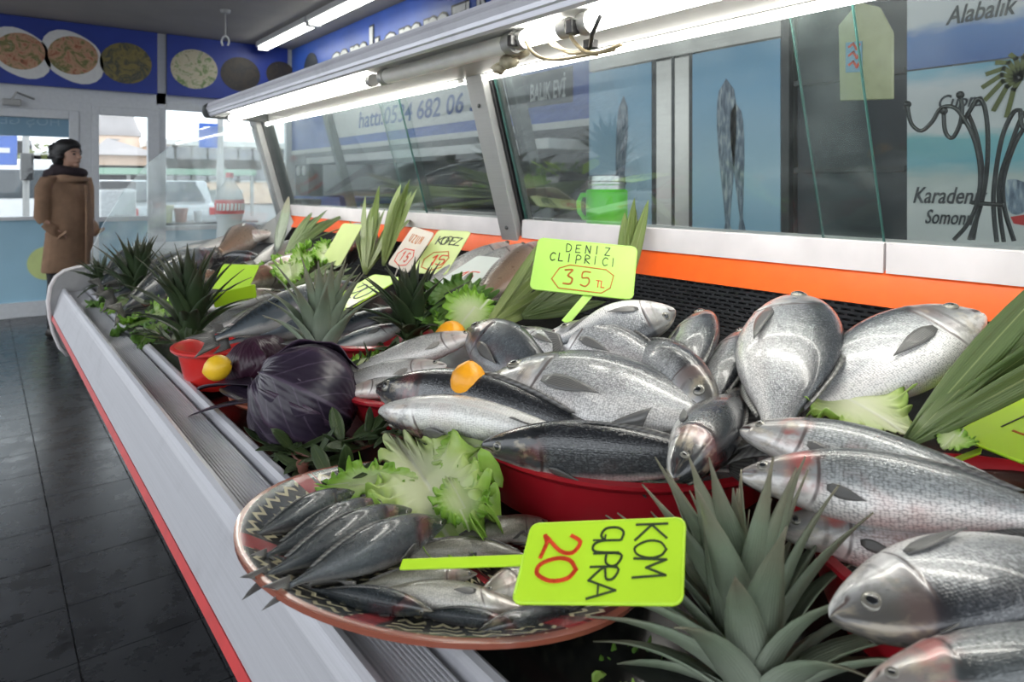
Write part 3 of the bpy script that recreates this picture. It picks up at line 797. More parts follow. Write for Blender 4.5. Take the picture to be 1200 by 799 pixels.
for a in range(9):
    an = -1.2 + a * .42; c = XP(1196, 92, PX - .003)
    tipv = c + NY * (-.10 * math.cos(an)) + UP * (.10 * math.sin(an) - .02)
    curve(b, [c, (c + tipv) / 2 + UP * .025, tipv], .014, Vector((-1, 0, 0)))
b.build('palm_print', M['olive'], pl)
fishprint(1176, 232, 1230, 226, .05, PX - .003, pl, M['fishprint'])
MB().prism([XP(p, q, PX - .003) for p, q in ((1184, 254), (1210, 250), (1210, 266), (1188, 262))], (.002, 0, 0)).build('red_mark', M['tail'], pl)

# work bench behind the counter, along the right wall
wbn = thing('work_bench', (2.55, 5.0, 0), 'dark work bench along the right wall seen through the counter glass', 'bench')
bx('top', M['darkgrey'], 2.15, 2.95, 2.85, 7.6, .86, .90, wbn, .004)
bx('canopy', M['cream'], 2.45, 2.95, 2.85, 6.4, 1.50, 1.56, wbn, .004)
bx('back_panel', M['black'], 2.90, 2.95, 2.85, 7.6, .90, 1.66, wbn)
for y in (3.0, 5.2, 7.4):
    for x in (2.2, 2.9): bx('leg', M['darkgrey'], x - .02, x + .02, y - .02, y + .02, 0, .86, wbn)
def crate(label, y, w, m, x0=2.25, hgt=.22):
    t = thing('crate', (x0 + .25, y, .9), label, 'crate', 'crates on the work bench')
    bx('bottom', m, x0, x0 + .5, y - w / 2, y + w / 2, .90, .92, t)
    for x in (x0, x0 + .48): bx('long_side', m, x, x + .02, y - w / 2, y + w / 2, .92, .90 + hgt, t, .004)
    for yy in (y - w / 2, y + w / 2 - .02): bx('end_side', m, x0 + .02, x0 + .48, yy, yy + .02, .92, .90 + hgt, t, .004)
    bx('rim', m, x0 - .012, x0 + .002, y - w / 2 - .01, y + w / 2 + .01, .90 + hgt - .03, .90 + hgt + .004, t, .003)
    return t
crate('blue plastic crate added on the work bench in place of a reflected blue car in the far glass pane', 5.7, 1.1, M['crate_blue'], hgt=.3)  # added crate, its blue stands in for a car reflected in the pane
crate('black crate on the work bench behind the middle pane', 4.3, .9, M['black'], hgt=.26)
crate('black crate on the bench just left of the fridge posters', 3.25, .7, M['black'], hgt=.26)
sc_ = thing('weighing_scale', XP(356, 213, 2.3), 'black weighing scale with round dials standing far behind the counter', 'scale')
c = XP(356, 200, 2.3)
bx('body', M['black'], 2.28, 2.42, c.y - .16, c.y + .16, .90, c.z + .06, sc_, .01)
for dy in (-.07, .07): MB().lathe([(0, 0), (.045, 0), (.045, .008), (0, .008)], (2.28, c.y + dy, c.z + .0), 20, ax=(-1, 0, 0)).build('dial', M['cream'], sc_)
tr_ = bx('terminal_box', M['darkgrey'], 1.14, 1.24, XP(367, 245, 1.2).y, XP(347, 245, 1.2).y, 1.205, XP(357, 233, 1.2).z, bevel=.006)
tag(tr_, 'small dark grey box on the ledge behind the far end of the counter', 'box')

# ------------------------------------------------------------------ fish counter
Y0, Y1 = -.75, 3.15
fcn = thing('fish_counter', (.7, 1.2, 0), 'long aluminium fish display counter with orange back strip, glass screen and lit hood', 'counter')
def pr(name, poly, m, y0=Y0, y1=Y1, **kw): return MB().prismY(poly, y0, y1).build(name, m, fcn, **kw)
pr('red_strip', [(.208, .790), (.222, .788), (.224, .802), (.212, .804)], M['red_strip'])
pr('apron', [(.2135, .804), (.224, .802), (.262, .885), (.247, .894), (.240, .8915), (.236, .884)], M['alu_apron'])
pr('bumper_ridge', [(.240, .8915), (.243, .900), (.249, .904), (.255, .902), (.258, .893), (.264, .886), (.247, .880)], M['alu'], smooth=30)
rb = [(.262, .884)]
nr = 13
for i in range(nr):
    x = .262 + .050 * i / nr; z = .886 + .004 * i / nr
    rb += [(x + .0006, z + .0022), (x + .0026, z + .0022), (x + .0032, z)]
rb += [(.3125, .889), (.3125, .878), (.262, .874)]
pr('ribbed_strip', rb, M['alu'])
pr('inner_groove', [(.3125, .884), (.318, .884), (.318, .874), (.3125, .874)], M['alu_post'])
pr('inner_lip', [(.318, .884), (.320, .897), (.325, .902), (.332, .903), (.337, .899), (.338, .86), (.318, .86)], M['alu'], smooth=30)
pr('underside', [(.222, .79), (.262, .874), (.338, .85), (.66, .70), (.66, .66), (.30, .77)], M['darkgrey'])
pr('display_bed', [(.334, bed(.334)), (1.10, bed(1.10)), (1.10, bed(1.1) - .03), (.334, bed(.334) - .03)], M['bed'])
bx('plinth', M['darkgrey'], .64, 1.12, Y0, Y1, .0, .72, fcn)
bx('rear_body', M['darkgrey'], 1.108, 1.16, Y0, Y1, .7, 1.17, fcn)
# perforated rear panel: real slots between bars and webs
pf = MB(); pz0, pz1 = 1.0, 1.122; rows = 15; rp = (pz1 - pz0) / rows
for r in range(rows + 1): pf.box(1.094, 1.0965, Y0, Y1, pz0 + r * rp - .0023, pz0 + r * rp + .0023)
for r in range(rows):
    y = Y0 + (.0105 if r % 2 else 0)
    while y < Y1:
        pf.box(1.0943, 1.0963, y, y + .0055, pz0 + r * rp + .002, pz0 + (r + 1) * rp - .002); y += .021
tag(pf.build('perforated_panel', M['perf'], fcn), None, kind='stuff')
pr('panel_backing', [(1.104, .98), (1.108, .98), (1.108, 1.125), (1.104, 1.125)], M['black'])
pr('orange_strip', [(1.068, 1.118), (1.074, 1.116), (1.104, 1.162), (1.104, 1.17), (1.094, 1.17)], M['orange'])
yj = XP(1037, 295, 1.09).y
for a, b in ((1.46, Y1 - .03), (yj + .002, 1.37), (Y0, yj - .002)):
    pr('glass_rail', [(1.088, 1.166), (1.118, 1.166), (1.118, 1.209), (1.108, 1.212), (1.104, 1.206), (1.098, 1.213), (1.090, 1.211)], M['frame'], a, b)
pr('rear_ledge', [(1.10, 1.185), (1.30, 1.185), (1.30, 1.203), (1.10, 1.203)], M['frame'])
LX, LZ = (1.0 - 1.104), (1.572 - 1.205)
def pane(y0, y1, off, name='glass_pane'):
    b = MB(); a = Vector((1.104 + off, 0, 1.205)); t = Vector((LX, 0, LZ)); n = Vector((LZ, 0, -LX)).normalized() * .0025
    b.prism([a + n + Vector((0, y0, 0)), a + n + t + Vector((0, y0, 0)), a - n + t + Vector((0, y0, 0)), a - n + Vector((0, y0, 0))], (0, y1 - y0, 0))
    o = b.build(name, M['glass'], fcn)
    for y, s in ((y0, 1), (y1, -1)):
        e = MB(); e.prism([a + n * 1.05 + Vector((0, y, 0)), a + n * 1.05 + t + Vector((0, y, 0)), a - n * 1.05 + t + Vector((0, y, 0)), a - n * 1.05 + Vector((0, y, 0))], (0, s * .0016, 0))
        e.build('glass_edge', M['glass_edge'], o)
def gy(px, py): return XP(px, py, 1.10).y
pane(gy(500, 248), Y1 - .05, .0)
pane(1.46, gy(473, 246), .010)
pane(gy(1036, 280), 1.37, .0)
pane(Y0 + .05, gy(960, 276), .010)
def post(y0, y1, dx0, dx1, m, name, top=1.60, z0=1.12):
    t = (top - 1.205) / LZ; b0 = (z0 - 1.205) / LZ
    A = Vector((1.104 + LX * b0, 0, z0)); B = Vector((1.104 + LX * t, 0, top))
    return MB().prism([A + Vector((dx0, y0, 0)), A + Vector((dx1, y0, 0)), B + Vector((dx1, y0, 0)), B + Vector((dx0, y0, 0))], (0, y1 - y0, 0)).build(name, m, fcn, bevel=.003)
post(1.385, 1.455, -.030, .012, M['alu_post'], 'upright_post')
post(1.375, 1.385, -.010, .03, M['black'], 'post_seal')
post(1.335, 1.37, .025, .06, M['post_dark'], 'rear_upright', z0=1.2)
post(Y1 - .06, Y1 + .02, -.045, .02, M['alu_post'], 'upright_post')
post(Y1 - .075, Y1 - .06, -.02, .03, M['post_dark'], 'post_seal')
post(2.56, 2.60, .06, .09, M['post_dark'], 'rear_upright', z0=1.2)
for z in (1.19, 1.5):
    MB().lathe([(0, 0), (.006, 0), (.005, .003), (0, .004)], (1.104 + LX * (z - 1.205) / LZ - .030, 1.42, z), 12, ax=(-1, 0, 0)).build('screw', M['post_dark'], fcn)
# hood with lamps
HZ = 1.584
YH = 2.98
pr('hood_fascia', [(.735, HZ), (.742, HZ - .004), (.752, HZ), (.752, HZ + .045), (.728, HZ + .042), (.722, HZ + .031), (.728, HZ + .020), (.729, HZ + .012), (.733, HZ + .009)], M['hood'], Y0, YH)
pr('hood_top', [(.728, HZ + .042), (1.03, HZ + .055), (1.03, HZ + .065), (.73, HZ + .05)], M['hood'], Y0, YH)
pr('lamp_reflector', [(.752, HZ + .016), (.885, HZ + .016), (.885, HZ + .03), (.752, HZ + .03)], M['white'], Y0, YH)
pr('grey_channel', [(.878, HZ + .02), (.884, HZ - .004), (.965, HZ - .012), (.972, HZ + .02)], M['alu_post'], Y0, YH - .25, smooth=30)
pr('glass_top_rail', [(.975, HZ - .012), (1.025, HZ - .012), (1.025, HZ + .05), (.975, HZ + .05)], M['alu_post'], Y0, Y1 - .1)
MB().prismY([(.722, HZ - .008), (1.03, HZ - .014), (1.03, HZ + .066), (.735, HZ + .056), (.714, HZ + .04), (.710, HZ + .016)], YH, YH + .03).build('hood_end_cap', M['post_dark'], fcn, bevel=.008)
def hy(px, py, x): return XP(px, py, x).y
TX, TZ = .82, HZ - .006
def lamp(name, px0, px1, mt, x=TX, z=TZ, r=.0145):
    ya, yb = hy(px0, 100, x), hy(px1, 100, x)
    ya = min(ya, YH - .01)
    o = MB().tube([(x, yb, z), (x, ya, z)], r, 12).build(name, mt, fcn, smooth=40)
    for y in (ya, yb):
        MB().tube([(x, y - .012, z), (x, y + .012, z)], r * 1.15, 10).build('end_socket', M['alu_post'], o, smooth=40)
    return o
lamp('lit_tube', 262, 436, M['tube'])
lamp('unlit_tube', 452, 600, M['tube_off'], r=.019)
lamp('lit_tube', 612, 664, M['tube'], r=.016)
lamp('lit_tube', 688, 1300, M['tube'], r=.018)
o = MB().tube([(.985, Y0, HZ - .018), (.985, 1.47, HZ - .018)], .0075, 10).build('thin_lit_tube', M['tube'], fcn, smooth=40)
o = MB().tube([(.985, 1.52, HZ - .018), (.985, Y1 - .12, HZ - .018)], .0065, 10).build('thin_lit_tube', M['tube'], fcn, smooth=40)
# tangle of wires and tape at the lamp joint
wr = thing('wire_tangle', XP(640, 50, .86), 'tangle of taped brown wires hanging at the lamp joint under the hood', 'wires')
rng = random.Random(4)
for pts_ in ([(612, 40), (625, 62), (650, 70), (700, 62), (728, 52)], [(640, 33), (650, 50), (668, 62), (690, 60)], [(648, 28), (662, 30), (672, 48), (690, 62), (720, 58)], [(644, 34), (643, 48), (660, 58), (700, 64)], [(610, 42), (630, 36), (645, 30), (660, 28)]):
    ps = [XP(p, q, .80 + .05 * rng.random()) for p, q in pts_]
    fine = []
    for i in range(len(ps) - 1):
        p0, p1, p2, p3 = ps[max(i - 1, 0)], ps[i], ps[i + 1], ps[min(i + 2, len(ps) - 1)]
        for k in range(5):
            t = k / 5
            fine.append(.5 * ((2 * p1) + (p2 - p0) * t + (2 * p0 - 5 * p1 + 4 * p2 - p3) * t * t + (3 * p1 - p0 - 3 * p2 + p3) * t ** 3))
    fine.append(ps[-1])
    MB().tube(fine, .0035, 7).build('wire', M['wire'], wr, smooth=True)
for (p, q, r) in ((607, 58, .022), (596, 72, .018), (612, 48, .016), (585, 80, .014), (627, 48, .013)):
    b = MB().ball(XP(p, q, .86), r, r * 1.5, r * .8, 12, 8)
    b.v = [tuple(Vector(v) + Vector((rng.uniform(-1, 1), rng.uniform(-1, 1), rng.uniform(-1, 1))) * .003) for v in b.v]
    b.build('tape_wrap', M['tape'], wr, smooth=True)
MB().obox(XP(671, 32, .80), NY * .008, (.01, 0, 0), UP * .012).build('lamp_holder', M['black'], wr, bevel=.002)
MB().tube([XP(704, 18, .80), XP(694, 40, .81), XP(692, 55, .82)], .004, 7).build('lamp_clip', M['black'], wr, smooth=True)
MB().obox(XP(692, 52, .84), NY * .010, (.01, 0, 0), UP * .008).build('lamp_holder', M['black'], wr, bevel=.002)
MB().obox(XP(601, 48, .80), NY * .006, (.01, 0, 0), UP * .010).build('lamp_holder', M['black'], wr, bevel=.002)
# end panel, end glass
ep = [(.255, .65), (.235, .68), (.215, .74), (.203, .80), (.198, .86), (.205, .915), (.222, .950), (.25, .972), (.29, .982), (.34, .985), (.34, .93), (1.12, 1.06), (1.12, .60), (.4, .60), (.30, .62)]
pr('end_panel', ep, M['endgrey'], Y1 - .012, Y1 + .03, bevel=.006)
rim = [(.262, .645), (.235, .68), (.215, .74), (.203, .80), (.198, .86), (.205, .915), (.222, .950), (.25, .972), (.29, .982), (.34, .985)]
MB().tube([(x, Y1 - .012, z) for x, z in rim], .007, 8).build('end_rim', M['frame'], fcn, smooth=True)
ge = [(.335, .96), (.335, 1.04), (.38, 1.15), (.45, 1.28), (.534, 1.39), (.64, 1.48), (.7525, 1.55), (1.0, 1.57), (1.09, 1.20), (1.04, 1.09), (.95, 1.05)]
pr('end_glass', ge, M['glass_end'], Y1 - .028, Y1 - .022)
# sloping steel gusset at the foot of the far post
MB().prism([XP(300, 268, .98), XP(322, 255, 1.04), XP(335, 240, 1.07), XP(345, 262, 1.08), XP(330, 285, 1.03), XP(302, 284, .98)], (.01, .03, 0)).build('gusset', M['alu_post'], fcn)

# ------------------------------------------------------------------ fish
PT = [0, .012, .03, .06, .12, .2, .3, .42, .55, .68, .78, .84, .88]
PROF = {
 'bream': dict(top=[.0, .030, .054, .088, .130, .162, .186, .190, .168, .120, .068, .042, .040],
               bot=[.0, .024, .040, .060, .090, .122, .150, .160, .142, .095, .055, .040, .040],
               wid=[.0, .016, .024, .036, .054, .070, .080, .082, .072, .048, .025, .013, .008], eye=(.105, .42, .031), tail=(.135, .5)),
 'bass': dict(top=[.0, .017, .028, .043, .065, .088, .107, .113, .101, .076, .050, .037, .035],
              bot=[.0, .017, .028, .041, .058, .078, .100, .110, .096, .069, .043, .033, .032],
              wid=[.0, .013, .021, .032, .047, .060, .068, .070, .061, .042, .024, .014, .010], eye=(.085, .40, .019), tail=(.105, .35)),
 'mackerel': dict(top=[.0, .010, .018, .033, .056, .080, .096, .100, .086, .056, .027, .014, .013],
                  bot=[.0, .010, .018, .032, .054, .078, .096, .101, .087, .056, .027, .014, .013],
                  wid=[.0, .010, .018, .030, .048, .066, .079, .082, .070, .043, .019, .010, .008], eye=(.075, .15, .016), tail=(.085, .75)),
}
def spl(xs, ys, x):
    """smooth interpolation through profile points"""
    xs = np.array(xs, float); ys = np.array(ys, float)
    m = np.gradient(ys, xs); m[0] = (ys[1] - ys[0]) / (xs[1] - xs[0])
    i = np.clip(np.searchsorted(xs, x, side='right') - 1, 0, len(xs) - 2)
    h = xs[i + 1] - xs[i]; t = (x - xs[i]) / h
    return (2*t**3 - 3*t**2 + 1) * ys[i] + (t**3 - 2*t**2 + t) * h * m[i] + (-2*t**3 + 3*t**2) * ys[i+1] + (t**3 - t**2) * h * m[i+1]
TT = np.concatenate([np.linspace(0, 1, 12) ** 1.8 * .06, np.linspace(.07, .33, 24), np.linspace(.36, .88, 22)])
NS = 28
FISHN = {'bream': 'sea_bream', 'bass': 'sea_bass', 'mackerel': 'mackerel'}
def fish(kind, label, head, tail, roll, mat, dep=1.0, wid=1.0, bz=0.0, bp=0.0, group=None, name=None, fin='fin', top=True, eye=1.0, seed=0, twist=0.0, gape=False, tailw=1.0):
    """head and tail are world points; roll 0 = back up, 90 = back towards Z x axis; bz / bp bow the spine up / sideways"""
    pf = PROF[kind]; head = Vector(head); tail = Vector(tail)
    x = (tail - head); L = x.length; x = x / L
    p = UP.cross(x).normalized(); zz = x.cross(p).normalized()
    a = math.radians(roll)
    dz = zz * math.cos(a) + p * math.sin(a)          # dorsal direction
    dy = dz.cross(x)
    Mx = Matrix((( x.x, dy.x, dz.x, head.x), (x.y, dy.y, dz.y, head.y), (x.z, dy.z, dz.z, head.z), (0, 0, 0, 1)))
    inv = Mx.to_3x3().inverted()
    bend = inv @ (zz * bz + p * bp) * L
    def spine(t): return bend * (4 * t * (1 - t)) + Vector((t * L, 0, 0))
    tops = np.maximum(0, spl(PT, pf['top'], TT)) * dep; bots = np.maximum(0, spl(PT, pf['bot'], TT)) * dep; wids = np.maximum(0, spl(PT, pf['wid'], TT)) * wid
    V, fc, sc = [], [], []
    th = [2 * math.pi * k / NS for k in range(NS)]
    for i, t in enumerate(TT):
        s = spine(t); r = (tops[i] + bots[i] + 2 * wids[i]) / 4
        tw = twist * max(0, t - .4)
        for q in th:
            ct, st = math.cos(q), math.sin(q)
            g = t - (.205 + .05 * abs(st))
            f = 1.0
            if g < 0: f += .055 * math.exp(-(g / .03) ** 2) * abs(st)
            else: f -= .02 * math.exp(-(g / .012) ** 2) * abs(st)
            y = math.copysign(abs(st) ** .85, st) * wids[i] * f
            z = ct * (tops[i] if ct > 0 else bots[i]) * (1 + (f - 1) * .3)
            # mouth: slight notch between the jaws
            if t < .06 and abs(ct + .22 - t * 3) < .2: y *= .80
            V.append(s + Vector((0, y, z)) * L)
            fc.append((t, ct, abs(st))); qa = q if q <= math.pi else q - 2 * math.pi
            sc.append((t * L / .35, qa * .13 * (L / .35) * dep, seed * 3.1))
    n = len(TT)
    F = [(i * NS + k, i * NS + (k + 1) % NS, (i + 1) * NS + (k + 1) % NS, (i + 1) * NS + k) for i in range(n - 1) for k in range(NS)]
    F += [tuple((n - 1) * NS + k for k in range(NS))]
    me = bpy.data.meshes.new('fish_body'); me.from_pydata([tuple(v) for v in V], [], F); me.materials.append(M[mat])
    bm = bmesh.new(); bm.from_mesh(me); bmesh.ops.recalc_face_normals(bm, faces=bm.faces); bm.to_mesh(me); bm.free()
    me.attributes.new('fc', 'FLOAT_VECTOR', 'POINT').data.foreach_set('vector', np.array(fc, np.float32).ravel())
    me.attributes.new('sc', 'FLOAT_VECTOR', 'POINT').data.foreach_set('vector', np.array(sc, np.float32).ravel())
    me.polygons.foreach_set('use_smooth', [True] * len(me.polygons))
    o = bpy.data.objects.new(name or FISHN[kind], me); COL.objects.link(o)
    o.matrix_world = Mx
    tag(o, label, 'fish', group)
    def child(nm, verts, faces, m, att=None, sol=0.0012, smooth=True):
        c = bpy.data.meshes.new(nm); c.from_pydata([tuple(v) for v in verts], [], faces); c.materials.append(M[m])
        if att is not None: c.attributes.new('fin', 'FLOAT_VECTOR', 'POINT').data.foreach_set('vector', np.array(att, np.float32).ravel())
        if smooth: c.polygons.foreach_set('use_smooth', [True] * len(c.polygons))
        ob = bpy.data.objects.new(nm, c); COL.objects.link(ob); ob.parent = o
        if sol: md = ob.modifiers.new('s', 'SOLIDIFY'); md.thickness = sol * L / .3; md.offset = 0
        return ob
    # tail fin, forked
    hw, fork = pf['tail']; hw *= tailw
    v, at, nu, nv = [], [], 5, 11
    for i in range(nu):
        u = i / (nu - 1)
        for j in range(nv):
            w = -1 + 2 * j / (nv - 1)
            spread = .036 * dep + (hw - .036) * u ** .8
            ln = .125 * (1 - fork * (1 - abs(w) ** 1.3) * u * .75) * u + .875
            s = spine(min(ln, .99)); s.x = ln * L
            v.append(s + Vector((0, .006 * math.sin(w * 5 + seed) * u, w * spread)) * L); at.append((u, w * .5, 0))
    f = [(i * nv + j, i * nv + j + 1, (i + 1) * nv + j + 1, (i + 1) * nv + j) for i in range(nu - 1) for j in range(nv - 1)]
    child('tail_fin', v, f, fin, at)
    # dorsal and anal fin, mostly folded back
    def ridge(nm, t0, t1, hgt, sign):
        v, at, m = [], [], 14
        for i in range(m):
            t = t0 + (t1 - t0) * i / (m - 1); base = float(np.interp(t, TT, tops if sign > 0 else bots))
            e = i / (m - 1); hh = hgt * (math.sin(math.pi * min(1, e * 1.0)) ** .5) * (1 - .35 * e) + .001
            s = spine(t)
            v.append(s + Vector((0, 0, sign * (base - .006))) * L); at.append((0, e * 1.4, 0))
            s2 = spine(t + .03)
            v.append(s2 + Vector((0, .012 * math.sin(seed + e * 4), sign * (base + hh))) * L); at.append((1, e * 1.4, 0))
        f = [(2 * i, 2 * i + 2, 2 * i + 3, 2 * i + 1) for i in range(m - 1)]
        child(nm, v, f, fin, at)
    if top: ridge('dorsal_fin', .36, .76, .012 if kind == 'bream' else .007, 1)
    ridge('anal_fin', .60, .78, .012 if kind == 'bream' else .007, -1)
    # pectoral fins lie back along each flank
    for sgn in (1, -1):
        v, at, nu, nv = [], [], 7, 5; ln = .23 if kind == 'bream' else .11
        for i in range(nu):
            u = i / (nu - 1); t = .285 + ln * u
            wb_ = float(np.interp(t, TT, wids))
            for j in range(nv):
                w = -1 + 2 * j / (nv - 1)
                half = (.012 + .018 * math.sin(math.pi * u ** .7)) * (1 - u ** 3 * .95) * (ln / .23) ** .6
                z = -.035 * dep - .03 * u + w * half
                lim = float(np.interp(t, TT, tops if z > 0 else bots)) + 1e-6
                yy = wb_ * math.sqrt(max(0.02, 1 - (z / lim) ** 2)) + .004 + .016 * u
                v.append(spine(t) + Vector((0, sgn * yy, z)) * L); at.append((u, w * .45, 0))
        f = [(i * nv + j, i * nv + j + 1, (i + 1) * nv + j + 1, (i + 1) * nv + j) for i in range(nu - 1) for j in range(nv - 1)]
        child('pectoral_fin', v, f, fin, at)
    if gape:
        b = MB().ball(Vector((.010 * L, 0, -.004 * L)), .018 * L, .006 * L, .022 * L, 14, 8)
        child('open_mouth', b.v, b.f, 'mouth', sol=0)
    # eyes
    et, ez, er = pf['eye']; er *= eye
    for sgn in (1, -1):
        wb_ = float(np.interp(et, TT, wids)); zt_ = float(np.interp(et, TT, tops)) * ez
        yy = wb_ * math.sqrt(1 - ez * ez)
        c = spine(et) + Vector((0, sgn * (yy * .97), zt_)) * L
        nrm = Vector((-.15, sgn, .35)).normalized(); q = UP.rotation_difference(nrm).to_matrix()
        b = MB().ball(c, er * L, er * L, er * L * .42, 18, 10, rot=q)
        e = child('eye', b.v, b.f, 'eye_w', sol=0)
        b = MB().ball(c + nrm * er * L * .22, er * L * .64, er * L * .64, er * L * .27, 14, 8, rot=q)
        pch = child('pupil', b.v, b.f, 'eye_b', sol=0); pch.parent = e
    return o

# ------------------------------------------------------------------ leaves, crowns, bundles
def leaf_mesh(name, L, Wd, prof, bow, fold, m, nu=10, nv=4, twist=0, serr=0, edgeatt=True, thick=.0009):
    """blade along +X from the origin, face up, bending down by bow; prof(u) is the half width factor"""
    v, at = [], []
    ang = 0; p = Vector((0, 0, 0))
    for i in range(nu + 1):
        u = i / nu
        if i: ang = bow * (u ** 1.3); p = p + Vector((math.cos(ang), 0, -math.sin(ang))) * (L / nu)
        nrm = Vector((math.sin(ang), 0, math.cos(ang)))
        for j in range(nv + 1):
            w = -1 + 2 * j / nv; h = prof(u) * Wd
            tw = twist * u
            yv = Vector((0, math.cos(tw), 0)) + nrm * math.sin(tw)
            q = p + yv * (w * h * (1 + (serr * ((i % 2) - .5) if abs(w) == 1 else 0))) + nrm * (fold * abs(w) ** 1.5 * h)
            v.append(q); at.append((u, w, u))
    n = nv + 1
    f = [(i * n + j, i * n + j + 1, (i + 1) * n + j + 1, (i + 1) * n + j) for i in range(nu) for j in range(nv)]
    me = bpy.data.meshes.new(name); me.from_pydata([tuple(q) for q in v], [], f); me.materials.append(m)
    me.attributes.new('leaf', 'FLOAT_VECTOR', 'POINT').data.foreach_set('vector', np.array(at, np.float32).ravel())
    me.polygons.foreach_set('use_smooth', [True] * len(f))
    return me
def frame(o, x, n):
    x = Vector(x).normalized(); n = Vector(n); y = n.cross(x).normalized(); z = x.cross(y)
    return Matrix(((x.x, y.x, z.x, o[0]), (x.y, y.y, z.y, o[1]), (x.z, y.z, z.z, o[2]), (0, 0, 0, 1)))
spear = lambda u: (.75 + .6 * u - 1.35 * u ** 2) * (1 - u ** 3) ** .7 + .01
lance = lambda u: math.sin(math.pi * min(1, .04 + .96 * u)) ** .75 * .98 + .02
def crown(label, base, axis, H, n, m, seed, group='pineapple crowns', wide=.16, spread=1.0, dry=0, core=True):
    """pineapple top: stiff grooved leaves in a spiral"""
    rng = random.Random(seed); base = Vector(base); axis = Vector(axis).normalized()
    t = thing('pineapple_crown', base, label, 'pineapple top', group)
    q = UP.rotation_difference(axis).to_matrix()
    if core:
        MB().lathe([(0, -.02 * H), (.10 * H, 0), (.12 * H, .12 * H), (.07 * H, .32 * H), (0, .36 * H)], base, 16, ax=axis).build('core', m, t, smooth=True)
    vs = [leaf_mesh('crown_leaf', H, H * wide * .5, spear, b, .45, m, 9, 4, thick=.001) for b in (.15, .38, .7)]
    dv = leaf_mesh('crown_leaf', H, H * wide * .5, spear, .7, .4, M['crown_dry'], 9, 4)
    for i in range(n):
        f = i / (n - 1); az = i * 2.39996 + rng.uniform(-.2, .2)
        tilt = math.radians((88 - 80 * f ** .75) * spread + rng.uniform(-11, 11))
        ln = (.50 + .42 * math.sin(math.pi * (.15 + .75 * f)) + rng.uniform(-.06, .06)) * (1 if f < .8 else .9)
        out = Vector((math.cos(az), math.sin(az), 0))
        d = out * math.sin(tilt) + UP * math.cos(tilt)
        nr = UP * math.sin(tilt) - out * math.cos(tilt)
        o0 = UP * (H * .30 * f) + out * (H * .05 * (1 - f))
        nr = (nr + out.cross(UP) * rng.uniform(-.35, .35)).normalized()
        me = vs[0 if f > .65 else (1 if f > .3 else 2)]
        if dry and i in dry: me = dv
        # leaf bends outwards, i.e. away from its upper face
        Mx = frame(base + q @ o0, q @ d, q @ nr) @ Matrix.Diagonal((ln, rng.uniform(.85, 1.2), ln, 1))
        ob = put('leaf', me, t, Mx)
        md = ob.modifiers.new('s', 'SOLIDIFY'); md.thickness = .0016; md.offset = 0
    return t
def bundle(label, name, base, tip, n, Wd, fan, m, seed, group='bundles of long green leaves', nrm=None, bow=.25, cat='leaves', flat=.5):
    """long leaves gathered at the base and fanning towards the tip"""
    rng = random.Random(seed); base = Vector(base); tip = Vector(tip); ax = tip - base; L = ax.length; ax /= L
    nr = Vector(nrm) if nrm is not None else (UP * .6 - VIEW * .8)
    side = ax.cross(nr).normalized(); nr = side.cross(ax).normalized()
    t = thing(name, base, label, cat, group)
    ms = [leaf_mesh('long_leaf', L, Wd, lance, b, .25, m, 12, 4, tw) for b, tw in ((bow, .2), (bow * .4, -.3), (-bow * .5, .4))]
    for i in range(n):
        a = (i / max(1, n - 1) - .5) * 2 * fan + rng.uniform(-.05, .05)
        d = (ax * math.cos(a) + side * math.sin(a) + nr * rng.uniform(-.12, .12) * flat).normalized()
        k = rng.uniform(.78, 1.05)
        nn = (nr + side * rng.uniform(-.7, .7)).normalized()
        Mx = frame(base + side * (math.sin(a) * Wd * .9) + nr * (rng.uniform(-.5, .5) * Wd * flat + .3 * Wd * math.cos(a * 2)), d, nn) @ Matrix.Diagonal((k, rng.uniform(.75, 1.1), k, 1))
        ob = put('leaf', rng.choice(ms), t, Mx)
        md = ob.modifiers.new('s', 'SOLIDIFY'); md.thickness = .0007; md.offset = 0
    return t
def sprig(label, pts, n, ll, m, seed, name='bay_sprig', cat='herb sprig', group='dark leafy sprigs between the trays'):
    rng = random.Random(seed); pts = [Vector(p) for p in pts]
    t = thing(name, pts[0], label, cat, group)
    MB().tube(pts, .0022, 6).build('stem', M['twig'], t, smooth=True)
    ms = [leaf_mesh('sprig_leaf', ll, ll * .17, lance, b, .2, m, 8, 4, tw) for b, tw in ((.5, .3), (.2, -.3), (-.4, .2))]
    for i in range(n):
        f = (i + .5) / n * (len(pts) - 1); k = min(int(f), len(pts) - 2); p = pts[k].lerp(pts[k + 1], f - k)
        ax = (pts[k + 1] - pts[k]).normalized()
        d = (ax * .5 + Vector((rng.uniform(-1, 1), rng.uniform(-1, 1), rng.uniform(-.1, .7)))).normalized()
        nn = Vector((rng.uniform(-.5, .5), rng.uniform(-.7, .3), 1))
        s = rng.uniform(.7, 1.15)
        ob = put('leaf', rng.choice(ms), t, frame(p, d, nn) @ Matrix.Scale(s, 4))
        md = ob.modifiers.new('s', 'SOLIDIFY'); md.thickness = .0006; md.offset = 0
    return t
